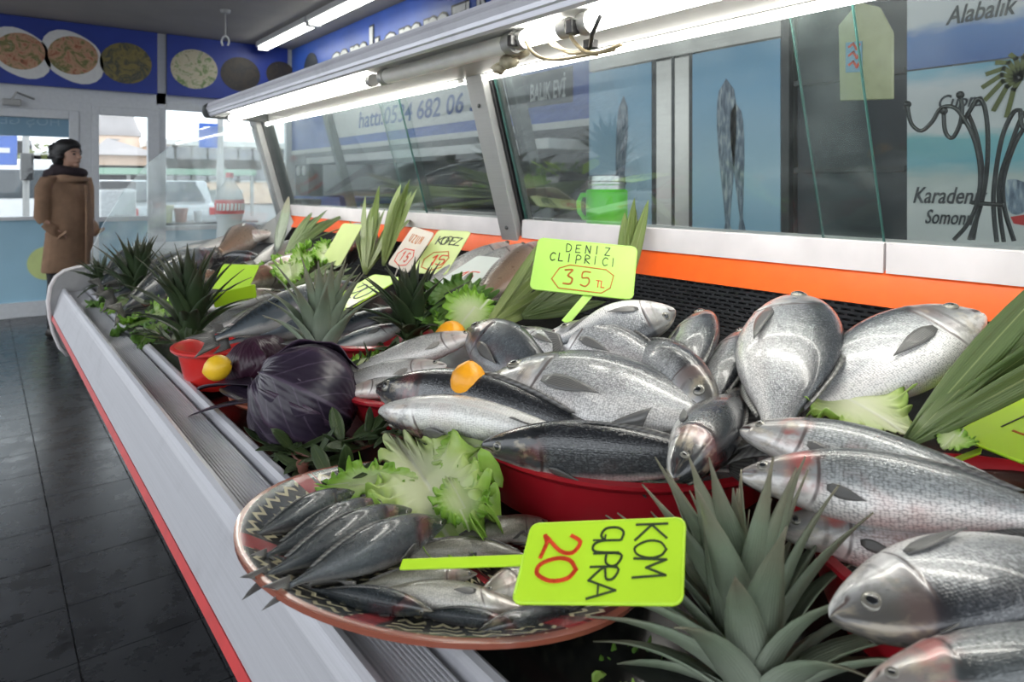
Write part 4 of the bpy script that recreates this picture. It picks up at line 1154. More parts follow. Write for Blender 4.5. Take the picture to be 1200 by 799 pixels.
def lettuce_leaf(t, base, tip, Wd, m, seed, nrm=UP, cup=.2, bow=.5, amp=.085, freq=13):
    rng = random.Random(seed); base = Vector(base); ax = Vector(tip) - base; L = ax.length
    nr, na = 20, 260; v, at = [], []
    ph = [rng.uniform(0, 6.28) for _ in range(8)]
    for i in range(nr + 1):
        q = (i / nr) ** .8
        for k in range(na):
            a = 2 * math.pi * k / na; ca, sa = math.cos(a), math.sin(a)
            rx = (.42 if ca > 0 else .58) * L; ry = Wd * (1 - .62 * max(0, -ca) ** 1.6)
            soft = 1 - .85 * max(0, -ca) ** 3                       # the stalk end stays smooth
            e = q ** 2.6 * soft
            fray = 1 + e * (.05 * math.sin(5 * a + ph[0]) + .055 * math.sin(17 * a + ph[1]) + .06 * math.sin(43 * a + ph[2]))
            wave = .6 * math.sin(8 * a + ph[3]) + .9 * math.sin(21 * a + ph[4] + 9 * q) + .75 * math.sin(37 * a + ph[5] - 11 * q)
            ew = q ** 6 * soft; wave *= 1 + .5 * math.sin(3 * a + ph[2])
            x = .58 * L + rx * ca * q * fray + .03 * L * e * math.sin(23 * a + ph[6])
            y = ry * sa * q * fray + .03 * L * e * math.cos(21 * a + ph[7])
            u = min(1, max(0, x / L)); w = y / Wd
            z = amp * L * wave * ew * .6 + .25 * amp * L * math.sin(5 * a + ph[0]) * e + cup * Wd * w * w - bow * L * u * u * .5 + .02 * L * math.sin(5 * w + 3 * u + ph[7])
            z += .005 * L * (abs(math.sin(6 * math.atan2(y, x + .05 * L))) - .5) * (1 - e) - .014 * L * math.exp(-(w / .07) ** 2) * (1 - u)
            v.append((x, y, z)); at.append((u, w if u < .7 else w + .2, min(1, .15 * u + .85 * q ** 2.2 * soft)))
    f = [(i * na + k, i * na + (k + 1) % na, (i + 1) * na + (k + 1) % na, (i + 1) * na + k) for i in range(1, nr) for k in range(na)]
    f += [(0, na + (k + 1) % na, na + k) for k in range(na)]
    me = bpy.data.meshes.new('lettuce_leaf'); me.from_pydata(v, [], f); me.materials.append(m)
    me.attributes.new('leaf', 'FLOAT_VECTOR', 'POINT').data.foreach_set('vector', np.array(at, np.float32).ravel())
    me.polygons.foreach_set('use_smooth', [True] * len(f))
    ob = put('leaf', me, t, frame(base, ax, nrm))
    md = ob.modifiers.new('s', 'SOLIDIFY'); md.thickness = .0008; md.offset = 0
    return ob
def lettuce(label, leaves, group='lettuce garnish', m='lettuce', seed=1):
    """leaves: (base, tip, half width, normal, [bow])"""
    t = thing('lettuce', leaves[0][0], label, 'lettuce', group)
    for i, q in enumerate(leaves):
        lettuce_leaf(t, q[0], q[1], q[2], M[q[4] if len(q) > 4 else m], seed * 17 + i, q[3], bow=q[5] if len(q) > 5 else .4)
    return t
def cabbage(label, c, R, axis, m, seed, n=9, squash=.9):
    """head of dark cabbage: overlapping shell leaves with raised veins and crimped rims"""
    rng = random.Random(seed); c = Vector(c); q = UP.rotation_difference(Vector(axis).normalized()).to_matrix()
    t = thing('purple_cabbage', c, label, 'cabbage', 'dark purple cabbages')
    MB().ball(c, R * .86, R * .86, R * .8, 20, 12, rot=q).build('heart', m, t, smooth=True)
    for k in range(n):
        az = k * 2 * math.pi / n * 1.0 + rng.uniform(-.25, .25) + (.4 if k % 2 else 0); rad = R * (.93 + .09 * (k % 3) / 2)
        nu, nv = 20, 22; v, at = [], []; half = .85 + rng.uniform(-.1, .15)
        for i in range(nu + 1):
            u = i / nu; ph = math.radians(168 - 163 * u)
            for j in range(nv + 1):
                w = -1 + 2 * j / nv
                a = az + w * half * (math.sin(math.pi * min(1, .12 + u * .75))) ** .6
                e = abs(w) ** 5 * min(1, (1 - u) * 5)
                rr = rad * (1 + .010 * math.exp(-(w / .06) ** 2) * 3 + .012 * math.cos(30 * (u - .35 * abs(w))) * (1 - e) + .05 * e * (1 + .7 * math.sin(25 * u + k)) + .035 * math.sin(math.pi * u) * (k % 2))
                v.append(c + q @ Vector((rr * math.sin(ph) * math.cos(a), rr * math.sin(ph) * math.sin(a), rr * squash * math.cos(ph)))); at.append((u, w, .1 + .9 * e))
        nn = nv + 1
        f = [(i * nn + j, i * nn + j + 1, (i + 1) * nn + j + 1, (i + 1) * nn + j) for i in range(nu) for j in range(nv)]
        b = MB(); b.add(v, f); b.build('leaf', m, t, smooth=True, solid=.0012, attrs={'leaf': at}, recalc=False)
    return t
def lemon(label, c, R, axis, m, name='lemon'):
    t = thing(name, Vector(c) - UP * R, label, 'lemon', 'lemons among the fish')
    MB().lathe([(0, -1.22 * R), (.16 * R, -1.18 * R), (.34 * R, -1.05 * R), (.68 * R, -.78 * R), (.93 * R, -.4 * R), (R, 0), (.93 * R, .42 * R), (.66 * R, .8 * R), (.32 * R, 1.02 * R), (.14 * R, 1.1 * R), (0, 1.12 * R)], c, 24, ax=axis).build('rind', m, t, smooth=True)
    MB().lathe([(0, 1.1 * R), (.1 * R, 1.1 * R), (.12 * R, 1.16 * R), (0, 1.17 * R)], c, 10, ax=axis).build('stem_end', M['stem'], t)
    return t

# ------------------------------------------------------------------ trays, basins
def basin(name, label, c, R, h, m, taper=.86, group=None, cat='basin', wall=.005, tilt=None):
    q = tilt
    b = MB().lathe([(0, 0), (R * taper * .96, 0), (R * taper, .006), (R - .004, h - .012), (R + .004, h - .010), (R + .010, h - .004), (R + .010, h), (R + .002, h + .002), (R - wall, h - .004), (R * taper - wall, .010), (0, .008)], c, 56, ax=q)
    return tag(b.build(name, m, None, smooth=40), label, cat, group)
basin('fish_basin', 'wide round dark red plastic basin heaped with sea bream in the middle', (.715, .665, bed(.52)), .222, .075, M['basin'], .93, 'red plastic basins')
basin('fish_basin', 'dark red plastic basin at the right holding sea bass', (.748, .185, bed(.55)), .205, .075, M['basin'], .93, 'red plastic basins')
b1 = P(235, 420, .905)
basin('fish_bowl', 'small bright red bowl beside the lemon at the counter edge', (Zp(262, 402, .966).x, Zp(262, 402, .966).y, .884), .092, .082, M['basin2'], .80, 'red plastic basins', 'bowl')
b2 = P(440, 395, .95)
basin('fish_bowl', 'dark red bowl half hidden behind the tall pineapple leaves', (b2.x, b2.y, bed(b2.x) + .002), .115, .085, M['basin'], .85, 'red plastic basins', 'bowl')
b3 = P(512, 447, .935)
basin('fish_plate', 'terracotta red plate carrying the three pale fish', (b3.x - .02, b3.y + .06, bed(b3.x) + .002), .105, .05, M['basin'], .8, 'red plastic basins', 'plate')
b4 = P(305, 482, .90)
basin('clay_dish', 'brown clay dish under the purple cabbage', (b4.x + .09, b4.y + .05, bed(b4.x) + .004), .115, .04, M['terra'], .75, None, 'dish')
# patterned platter on the rail
pc = Zp(506, 659, .912)
PR = .222
pl_ = MB().lathe([(0, .002), (.13, .002), (.17, .008), (.205, .022), (.216, .026), (.223, .025), (.222, .020), (.205, .012), (.17, -.004), (.13, -.012), (0, -.012)], (0, 0, 0), 72)
me_t = pl_.build('patterned_platter', M['platter'], None, smooth=50)
me_t.matrix_world = Matrix.Translation(PLT_C - Vector((0, 0, .025))) @ Matrix.Rotation(-PLT_T, 4, 'Y') @ Matrix.Scale(.2125 / .2195, 4)
tag(me_t, 'round glazed platter with black and cream zigzag pattern and terracotta rim', 'platter')

# ------------------------------------------------------------------ the fish, one by one
PILE = 'sea bream heaped in the red basin'
fish('bream', 'large silver sea bream lying across the middle of the red basin, head left', P(572, 446, .985), P(905, 508, .975), 62, 'bream', 1.0, 1.05, .01, 0, PILE, seed=1)
fish('bream', 'silver sea bream under the front of the 35 price tag, head right', P(792, 364, 1.035), P(640, 404, 1.02), 138, 'bream', 1.05, 1.1, .015, 0, PILE, seed=2)
fish('bream', 'sea bream with pale snout facing left just below the tag handle', P(645, 390, 1.02), P(815, 446, .985), 50, 'bream', .95, 1.15, .01, 0, PILE, seed=3)
fish('bream', 'sea bream with head towards the viewer and tail raised in the heap centre', P(838, 484, .985), P(728, 398, 1.0), -28, 'bream', .92, 1.25, .005, 0, PILE, seed=4)
fish('bream', 'sea bream seen from above, head against the black perforated panel', P(822, 368, 1.0), P(780, 492, .955), 55, 'bream', .9, 1.1, .02, 0, PILE, seed=5)
fish('bream', 'narrow strip of sea bream flank left of the upright bream', P(872, 388, .985), P(815, 512, .945), 60, 'bream', .72, 1.0, .02, 0, PILE, seed=6)
fish('bream', 'low grey sea bream wedged beneath the upright bream', P(884, 430, .955), P(832, 540, .93), 70, 'bream', .8, 1.0, .01, 0, PILE, seed=7)
fish('bream', 'large upright sea bream with its head up against the orange strip', P(926, 350, 1.03), P(905, 545, .975), 76, 'bream', 1.0, 1.15, .02, 0, PILE, seed=8)
fish('bream', 'big pale sea bream at the right with head under the long leaves', P(1152, 368, 1.03), P(905, 505, .965), -70, 'bream', 1.02, 1.1, .02, 0, PILE, seed=9)
fish('bream', 'small white bellied sea bream at the left edge of the heap', P(599, 388, 1.0), P(715, 432, .97), 70, 'bream', .85, 1.0, .0, 0, PILE, seed=10)
fish('bream', 'dark grey sea bream behind the orange lemon', P(547, 388, .985), P(672, 476, .945), 40, 'bream_dark', .9, 1.1, .01, 0, PILE, seed=11)
fish('bream', 'huge sea bream in the right foreground with its dark eye towards us', P(972, 724, .985), P(1330, 640, .985), -90, 'bream', 1.12, 1.2, .02, 0, 'fish in the right hand basin', seed=12)
RB = 'fish in the right hand basin'
fish('bass', 'uppermost long sea bass with red gills pointing left', P(866, 504, .992), P(1275, 618, .985), 52, 'bass', 1.05, 1.1, .015, 0, RB, seed=13)
fish('bass', 'second sea bass from the top, white throat above the pineapple leaves', P(866, 556, .985), P(1320, 622, .985), 40, 'bass', 1.05, 1.15, .015, 0, RB, seed=14)
fish('bass', 'grey scaled sea bass mostly hidden behind the pineapple crown', P(905, 618, .95), P(1320, 660, .955), 35, 'bass', 1.1, 1.1, .01, 0, RB, seed=15)
fish('bass', 'pale fish at the very bottom right corner', P(1010, 812, .985), P(1400, 735, .98), -75, 'bass', 1.2, 1.2, .01, 0, RB, seed=16)
fish('bass', 'dark backed sea bass with gaping white mouth on the rim of the red basin', P(790, 562, .99), P(872, 452, .972), -78, 'mullet', 1.2, 1.5, .012, 0, PILE, name='grey_mullet', seed=17, gape=True)
fish('bass', 'black backed mullet lying along the front rim of the red basin', P(563, 522, .968), P(900, 548, .955), -8, 'mullet', .95, 1.15, .008, 0, PILE, name='grey_mullet', seed=18)
fish('bass', 'white bellied mullet turned belly up, pointing left', P(444, 482, .955), P(745, 532, .96), 140, 'mullet', .95, 1.1, .008, 0, PILE, name='grey_mullet', seed=19)
fish('bass', 'black speckled mullet behind the belly up mullet', P(441, 455, .968), P(760, 530, .965), 12, 'mullet', .95, 1.0, .004, 0, PILE, name='grey_mullet', seed=20)
fish('bass', 'dark fish tail reaching right behind the large central bream', P(745, 498, .95), P(985, 486, .965), 30, 'mullet', .9, 1.0, .0, 0, PILE, name='grey_mullet', seed=21)
PLT = 'pale fish on the terracotta plate'
fish('bass', 'pale fish with raised snout, topmost on the plate by the lemons', P(560, 392, .985), P(398, 440, .965), -50, 'silver', .95, 1.1, .008, 0, PLT, seed=22, name='whiting', fin='fin_pale')
fish('bass', 'pale fish in the middle of the plate by the lemons', P(524, 428, .965), P(375, 452, .955), -45, 'silver', .9, 1.1, .006, 0, PLT, seed=23, name='whiting', fin='fin_pale')
fish('bass', 'pale brown lipped fish lowest on the plate beside the cabbage', P(400, 462, .95), P(545, 440, .945), 60, 'silver', .9, 1.0, .006, 0, PLT, seed=24, name='whiting', fin='fin_pale')
# platter: four dark fish side by side, then the rest
PG = 'dark mackerel side by side on the patterned platter'
PG2 = 'small fish on the patterned platter'
def zq(px, py, z): return PP(px, py, z - .942)
for lb, hd, tl, z, sd in (('topmost of the four parallel dark mackerel on the patterned platter', (416, 576), (276, 640), .955, 31),
                          ('second of the four parallel dark mackerel on the patterned platter', (452, 588), (288, 664), .957, 32),
                          ('third of the four parallel dark mackerel on the patterned platter', (483, 597), (282, 690), .96, 33),
                          ('lowest and largest of the four parallel dark mackerel on the platter', (524, 610), (306, 702), .963, 34)):
    fish('mackerel', lb, zq(*hd, z), zq(*tl, z - .012), -14, 'horse', .96, 1.0, .016, 0, PG, seed=sd, eye=.8, tailw=.5)
for lb, hd, tl, z, roll, mt, dp, sd in (
    ('white bellied fish in the front of the patterned platter', (622, 716), (395, 688), .942, -95, 'whiting', 1.0, 41),
    ('dark fish at the front left rim of the platter', (508, 716), (345, 688), .944, 10, 'horse', .85, 42),
    ('dark fish at the front middle rim of the platter', (604, 732), (468, 716), .940, 5, 'horse', .9, 43),
    ('dark fish at the front right rim of the platter, tail right', (560, 740), (690, 712), .941, -6, 'horse', .85, 44),
    ('green grey fish below the handle of the lime tag', (560, 672), (395, 690), .948, -30, 'whiting', .85, 45),
    ('green grey fish above the handle of the lime tag', (600, 642), (440, 652), .948, -30, 'whiting', .85, 46),
    ('grey fish with mouth open beside the lettuce on the platter', (498, 636), (640, 655), .95, 35, 'whiting', .85, 47),
    ('brown fish at the back of the platter below the red basin', (642, 610), (505, 640), .955, -20, 'whiting', .85, 48),
    ('small brown fish peeping out under the lettuce at the platter back', (530, 602), (650, 645), .95, 25, 'whiting', .85, 49),
    ('pale green fish half under the lime tag', (560, 700), (690, 655), .95, 60, 'whiting', 1.1, 50),
    ('olive fish right under the lime tag near the rim', (620, 690), (750, 690), .945, 30, 'whiting', 1.0, 51)):
    fish('mackerel', lb, zq(*hd, z), zq(*tl, z - .004), roll, mt, dp, 1.0, .008, 0, PG2, seed=sd, name='small_fish', tailw=.6)
# middle and far part of the counter
FM = 'large mackerel in the middle of the counter'
FF = 'fish at the far end of the counter'
fish('mackerel', 'large blue black mackerel with silver band reaching out of the bright red bowl', P(432, 336, .99), P(222, 408, .995), -35, 'mackerel', 1.1, 1.15, .012, 0, FM, seed=61, tailw=.55)
fish('mackerel', 'dark mackerel lying below the large one in the bright red bowl', P(420, 362, .965), P(245, 408, .975), -20, 'mackerel', 1.05, 1.1, .008, 0, FM, seed=62, tailw=.55)
fish('mackerel', 'dark mackerel over the dark red bowl beside the pineapple leaves', P(490, 364, .985), P(330, 410, .97), -30, 'mackerel', 1.0, 1.1, .01, 0, FM, seed=63, tailw=.55)
fish('mackerel', 'pale bellied mackerel in the dark red bowl', P(480, 380, .975), P(345, 425, .965), -70, 'mackerel', .95, 1.0, .006, 0, FM, seed=64, tailw=.55)
fish('bass', 'long brown fish with mottled flank in the far middle', P(262, 344, .965), P(450, 282, .985), 40, 'gurnard', .8, 1.1, .006, 0, FF, seed=65, name='brown_fish')
fish('bass', 'grey headed fish rising behind the long brown fish', P(424, 268, 1.0), P(372, 330, .97), 40, 'bream_dark', .9, 1.0, 0, 0, FF, seed=66, name='grey_fish')
BK = 'pointed silver fish against the orange strip'
for lb, hd, tl, sd in (('pointed silver fish nearest the two yellow cards', (604, 284), (478, 345), 71), ('pointed silver fish in the middle of the back row', (622, 286), (500, 352), 72), ('pointed silver fish with dark flank nearest the leaf bundle', (640, 284), (540, 372), 73), ('short silver fish low beside the middle lettuce', (592, 310), (500, 372), 74)):
    fish('bass', lb, P(*hd, 1.01 if sd != 74 else .985), P(*tl, .97), -45, 'silver' if sd != 73 else 'gurnard', .72, .9, .006, 0, BK, seed=sd, name='silver_fish', fin='fin_pale')
for lb, hd, tl, z, roll, mt, sd in (
    ('dark mackerel draped past the far pineapple crowns', (258, 296), (112, 356), .965, -20, 'mackerel', 81),
    ('dark mackerel lying lowest at the far counter edge', (232, 312), (128, 372), .95, -15, 'mackerel', 82),
    ('dark fish at the left corner of the far end', (178, 296), (108, 340), .95, -20, 'mackerel', 83),
    ('pale fish along the end glass under the bottle', (322, 272), (205, 300), .965, -60, 'silver', 84),
    ('white fish lying left of the plastic bottle base', (270, 282), (170, 312), .955, -70, 'silver', 85),
    ('brown and white fish by the foot of the far post', (305, 268), (250, 300), .97, -30, 'gurnard', 86),
    ('black fish head lump beyond the yellow card', (308, 302), (248, 306), .96, 10, 'mullet', 87),
    ('dark red fish between the two far pineapple crowns', (252, 318), (170, 352), .945, -25, 'gurnard', 88),
    ('pink grey fish under the bright yellow cards', (330, 342), (215, 366), .945, -40, 'silver', 89),
    ('pale fish in front of the orange strip at the far end', (352, 284), (290, 312), .975, -50, 'silver', 90),
    ('silver fish between the yellow cards and the mackerel', (352, 352), (248, 386), .955, -45, 'silver', 91)):
    fish('bass' if mt in ('silver', 'gurnard', 'mullet') else 'mackerel', lb, P(*hd, z), P(*tl, z - .008), roll, mt, .95, 1.05, .006, 0, FF, seed=sd, tailw=.6, name='far_fish' if mt != 'mackerel' else 'mackerel')

# ------------------------------------------------------------------ greens and fruit
cz = Zp(905, 800, .90)
crown('large grey green pineapple crown in the foreground with one dry leaf', Zp(893, 838, .890), VIEW * .52 + UP * .85 - RIGHT * .03, .178, 62, M['crown'], 3, dry=(42,), wide=.23, spread=.70)
pb = P(374, 425, .955); crown('pale pineapple crown standing behind the purple cabbage', pb, VIEW * .25 + UP, .18, 32, M['crown'], 5, wide=.20, spread=.5)
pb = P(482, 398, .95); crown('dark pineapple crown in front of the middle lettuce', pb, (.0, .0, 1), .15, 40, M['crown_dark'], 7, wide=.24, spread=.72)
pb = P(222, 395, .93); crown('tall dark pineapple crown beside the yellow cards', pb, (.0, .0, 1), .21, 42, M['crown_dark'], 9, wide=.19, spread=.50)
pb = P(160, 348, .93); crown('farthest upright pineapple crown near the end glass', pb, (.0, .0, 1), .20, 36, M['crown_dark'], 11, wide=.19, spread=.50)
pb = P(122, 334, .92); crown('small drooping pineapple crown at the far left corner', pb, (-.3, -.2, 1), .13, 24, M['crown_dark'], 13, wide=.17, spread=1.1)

G = 'bundles of long green leaves'
bundle('bundle of broad laurel leaves leaning at the right over the pale bream', 'leaf_bundle', P(1062, 520, .99), D(1300, 352, .87), 8, .0165, .115, M['bay'], 21, nrm=-VIEW * .8 + UP * .5)
bundle('thick leaf bundle standing behind the 35 price tag', 'leaf_bundle', D(730, 348, 1.37), D(746, 238, 1.43), 14, .013, .13, M['bay_lite'], 22)
bundle('leaf bundle slanting between the silver fish and the sea bream', 'leaf_bundle', P(568, 388, .985), P(660, 310, 1.03), 13, .011, .22, M['bay_lite'], 23)
bundle('dark lower leaf bundle behind the tag handle', 'leaf_bundle', P(612, 372, .985), P(690, 335, 1.0), 8, .011, .25, M['bay'], 29)
bundle('upright leaf bundle left of the two yellow cards', 'leaf_bundle', P(428, 322, .985), P(455, 232, 1.12), 11, .014, .20, M['bay_lite'], 24)
bundle('tall pale leaf bundle leaning on the glass by the two yellow cards', 'leaf_bundle', P(450, 312, .99), D(478, 214, 2.05), 8, .015, .10, M['bay_lite'], 25)
bundle('spiky leaf bundle at the far end of the orange strip', 'leaf_bundle', P(335, 300, .985), P(392, 246, 1.07), 10, .014, .16, M['bay'], 26)
bundle('low leaf bundle lying between the brown fish and the mackerel', 'leaf_bundle', P(325, 352, .965), P(412, 318, .98), 9, .013, .18, M['bay'], 27)
bundle('single stiff pale leaf standing at the far post', 'leaf_bundle', P(326, 296, .985), D(338, 236, 2.6), 3, .022, .05, M['crown'], 28)

LG = 'lettuce garnish'
lettuce('large pale hearted lettuce leaf spilling between platter and red basin', [
    (P(462, 512, .935), P(540, 606, .958), .066, UP * .8 - VIEW * .6, 'lettuce_pale', .25),
    (P(505, 540, .945), P(585, 512, .962), .034, UP - VIEW * .5, 'lettuce', .1),
    (P(490, 560, .938), P(372, 566, .945), .026, UP - VIEW * .5, 'lettuce', .2),
    (P(525, 560, .945), P(552, 600, .948), .030, UP - VIEW * .6, 'lettuce', .3)], seed=2)
lettuce('bright green lettuce tuft beside the far brown fish', [(P(338, 312, 1.0), P(312, 300, 1.015), .06, UP - VIEW * .5), (P(336, 312, 1.0), P(366, 298, 1.02), .06, UP - VIEW * .5), (P(338, 314, 1.0), P(342, 280, 1.05), .06, -VIEW + UP * .4), (P(338, 306, 1.01), P(342, 318, 1.01), .05, UP - VIEW * .3)], seed=3)
lettuce('small lettuce tuft by the far leaf bundle', [(P(378, 298, 1.01), P(394, 280, 1.04), .045, UP - VIEW * .6), (P(378, 298, 1.01), P(364, 284, 1.04), .045, UP - VIEW * .6), (P(378, 290, 1.02), P(380, 298, 1.02), .03, UP)], seed=4)
lettuce('tall green lettuce in the middle next to the dark pineapple crown', [(P(528, 392, .965), P(545, 318, 1.06), .065, -VIEW + UP * .3, 'lettuce_dark'), (P(530, 392, .965), P(566, 345, 1.03), .05, -VIEW + UP * .5), (P(524, 394, .965), P(512, 340, 1.03), .05, -VIEW + UP * .5, 'lettuce_dark'), (P(530, 396, .965), P(540, 362, 1.0), .045, UP - VIEW * .8)], seed=5, m='lettuce')
lettuce('green lettuce frill nearest the far left end of the rail', [(P(150, 350, .93), P(112, 344, .935), .05, UP - VIEW * .2, 'lettuce_dark'), (P(150, 350, .93), P(128, 360, .93), .045, UP, 'lettuce'), (P(150, 345, .935), P(135, 330, .96), .04, UP - VIEW * .5, 'lettuce_dark')], seed=6)
lettuce('lettuce leaves on the rail left of the bright red bowl', [(P(190, 372, .93), P(135, 380, .925), .055, UP - VIEW * .2, 'lettuce_dark'), (P(190, 370, .935), P(150, 358, .95), .05, UP - VIEW * .4, 'lettuce'), (P(195, 376, .93), P(165, 395, .925), .045, UP, 'lettuce_dark'), (P(195, 370, .94), P(215, 352, .97), .05, UP - VIEW * .5, 'lettuce_dark')], seed=7)
lettuce('flat pale lettuce leaf under the big bream at the right', [(P(1062, 508, .98), P(965, 448, .995), .06, UP * .8 - VIEW * .6, 'lettuce_pale', .1)], seed=8)
lettuce('small light green leaf beside the pale crown', [(P(402, 440, .955), P(445, 410, .965), .018, UP - VIEW * .4, 'lettuce', .2)], seed=9)
lettuce('yellow green lettuce leaf in the shadow under the platter', [(Zp(840, 790, .885), Zp(700, 760, .88), .06, UP, 'lettuce_pale', .1), (Zp(800, 830, .885), Zp(690, 800, .882), .05, UP, 'lettuce_dark', .1)], seed=10)
lettuce('tiny lettuce frill below the right hand lime tag', [(P(1105, 525, .985), P(1125, 500, .99), .018, UP - VIEW * .5, 'lettuce', .2)], seed=11)

cab = P(362, 490, .905)
cabbage('big blackish purple cabbage head at the counter edge', P(358, 466, .947), .086, RIGHT * .9 - UP * .5 + VIEW * .1, M['purple'], 5, 10, .95)
cabbage('maroon cabbage behind the lemon at the counter edge', P(302, 422, .935), .060, (-.2, .1, 1), M['purple2'], 8, 9, .75)
t = thing('cabbage_leaf', P(250, 440, .925), 'loose dark purple leaf hanging over the rail below the lemon', 'leaf')
for i, (a, b_, w) in enumerate((((310, 470), (215, 478), .016), ((300, 452), (228, 446), .03), ((262, 455), (300, 470), .03))):
    ob = put('leaf_blade', leaf_mesh('loose_leaf', (P(*b_, .915) - P(*a, .925)).length, w, lance, .2, .3, M['purple'], 10, 4), t, frame(P(*a, .928), P(*b_, .915) - P(*a, .928), UP))
    md = ob.modifiers.new('s', 'SOLIDIFY'); md.thickness = .001
lemon('yellow lemon by the bright red bowl at the counter edge', P(255, 431, .955), .024, RIGHT + UP * .3, M['lemon'])
lemon('orange lemon between the pale fish and the large central bream', P(549, 447, 1.006), .0245, (.2, .1, 1), M['orangefruit'])
lemon('orange lemon below the middle lettuce, partly hidden', P(529, 392, .985), .024, RIGHT, M['orangefruit'])
for i, (lb, pts_, n_, l_) in enumerate((('dark leafy sprig spilling over the rail below the cabbage', [P(440, 520, .91), P(380, 540, .905), P(312, 520, .905)], 26, .055),
    ('dark leafy sprig between the cabbage and the belly up mullet', [P(395, 520, .92), P(440, 505, .93), P(500, 520, .93)], 22, .05),
    ('long leafed sprig lying above the patterned platter', [P(330, 520, .905), P(370, 560, .905), P(430, 565, .92)], 18, .06),
    ('dark leafy sprig at the foot of the tall dark crown', [P(250, 400, .93), P(210, 405, .92), P(180, 388, .92)], 22, .06),
    ('dry sprig beside the bright red bowl', [P(232, 412, .92), P(200, 398, .915), P(172, 392, .912)], 14, .05),
    ('green sprig between the far pineapple crowns', [P(205, 352, .945), P(170, 358, .935), P(140, 345, .93)], 20, .06),
    ('dark sprig behind the pale fish on the plate', [P(420, 425, .95), P(450, 415, .955), P(500, 408, .96)], 16, .045),
    ('sprig in the gap right of the pale crown', [P(400, 445, .94), P(430, 430, .945), P(470, 425, .95)], 14, .05))):
    sprig(lb, pts_, n_, l_, M['bay_dark'], 40 + i)
pg = thing('wooden_peg', P(355, 565, .87), 'short reddish brown peg at the lip above the platter', 'peg')
a = P(355, 572, .885); MB().lathe([(0, -.01), (.007, -.01), (.007, .028), (.009, .032), (.009, .036), (0, .037)], a, 12).build('peg', M['twig'], pg, smooth=40)

# ------------------------------------------------------------------ price tags
def price(label, bl, br, tl, m, lines, stick=None, sw=.012, group='price tags', name='price_tag', notch=0, extra=None):
    """board spanned by three corners (as its writing reads); stick: end point of the handle"""
    bl, br, tl = Vector(bl), Vector(br), Vector(tl)
    r = br - bl; Wd = r.length; r.normalize()
    E_ = Vector((0, 0, EYE)); k = (tl - E_).dot(r)
    s_ = (bl - E_).dot(r) / k if abs(k) > 1e-4 else 1
    if .88 < s_ < 1.12: tl = E_ + (tl - E_) * s_
    u = tl - bl; u = u - r * u.dot(r); H = u.length; u.normalize(); n = r.cross(u)
    t = thing(name, bl + r * Wd / 2, label, 'price tag', group)
    rad = min(Wd, H) * .09; pts = []
    for cx, cy, a0 in ((Wd - rad, rad, -90), (Wd - rad, H - rad, 0), (rad, H - rad, 90), (rad, rad, 180)):
        for k in range(4):
            a = math.radians(a0 + 30 * k); pts.append(bl + r * (cx + rad * math.cos(a)) + u * (cy + rad * math.sin(a)))
    MB().prism([p - n * .0012 for p in pts], n * .0024).build('board', M[m], t)
    MB().tube(pts + [pts[0]], .0017, 6).build('raised_rim', M[m], t, smooth=True)
    if stick is not None:
        s0, s1 = Vector(stick[0]), Vector(stick[1]); d = s1 - s0; sd = d.cross(n).normalized()
        MB().obox((s0 + s1) / 2 - n * .0006, d / 2, sd * sw / 2, n * .0012).build('handle', M[m], t, bevel=.0006)
    for (txt, mk, wdt, seed) in lines:
        b = strokes([(s, x * Wd, y * H, h * H, adv * Wd) for s, x, y, h, adv in txt], bl + n * .0016, r, u, wdt, seed)
        b.build('handwriting', M[mk], t)
    if extra:
        for mk, polys, wdt in extra:
            b = MB()
            for pl in polys: curve(b, [bl + n * .0017 + r * (x * Wd) + u * (y * H) for x, y in pl], wdt, n)
            b.build('pen_line', M[mk], t)
    return t
# the lime tag across the platter: its writing runs down the picture, top of the board to the right
zt_, zb_ = 1.000, .968
price('lime green tag reading KOM GUPRA 20 lying across the platter, handle left', Zp(624, 615, zt_), Zp(601, 706, zb_), Zp(802, 608, zt_), 'lime',
      [([('KOM', .07, .72, .19, .215)], 'marker', .0015, 1), ([('GUPRA', .10, .46, .165, .165)], 'marker', .0015, 2), ([('20', .18, .12, .25, .30)], 'marker_red', .0030, 3)],
      (Zp(612, 656, .985), Zp(470, 661, .962)), .010)
OCT = [(.28, .06), (.20, .22), (.26, .44), (.36, .52), (.72, .50), (.80, .40), (.78, .16), (.70, .05), (.28, .06)]
price('pale lime tag reading DENIZ CUPRACI 35 TL standing over the sea bream', D(621, 338, 1.20), D(741, 351, 1.165), D(651, 281, 1.25), 'lime2',
      [([('DENIZ', .30, .78, .155, .098)], 'marker', .0016, 4), ([('CLIPRICI', .15, .575, .155, .088)], 'marker', .0015, 5), ([('35', .32, .14, .28, .17)], 'marker_or', .0026, 6), ([('TL', .64, .16, .12, .05)], 'marker_red', .0016, 7)],
      (D(692, 343, 1.186), D(662, 378, 1.15)), .014, extra=[('marker_or', [OCT], .0018)])
price('lime tag with a pen frame at the right edge by the laurel leaves', D(1116, 510, .80), D(1208, 546, .70), D(1222, 452, .82), 'lime',
      [([('35', .45, .30, .3, .2)], 'marker_or', .0022, 8)], (D(1150, 527, .765), D(1100, 546, .80)), .012, extra=[('marker', [[(.30, .30), (.34, .60), (.6, .8), (.95, .7)], [(.55, .92), (.8, .96), (.95, .9)]], .0018)])
YC = [(.2, .12), (.14, .3), (.3, .46), (.7, .5), (.82, .36), (.76, .14), (.5, .06), (.2, .12)]
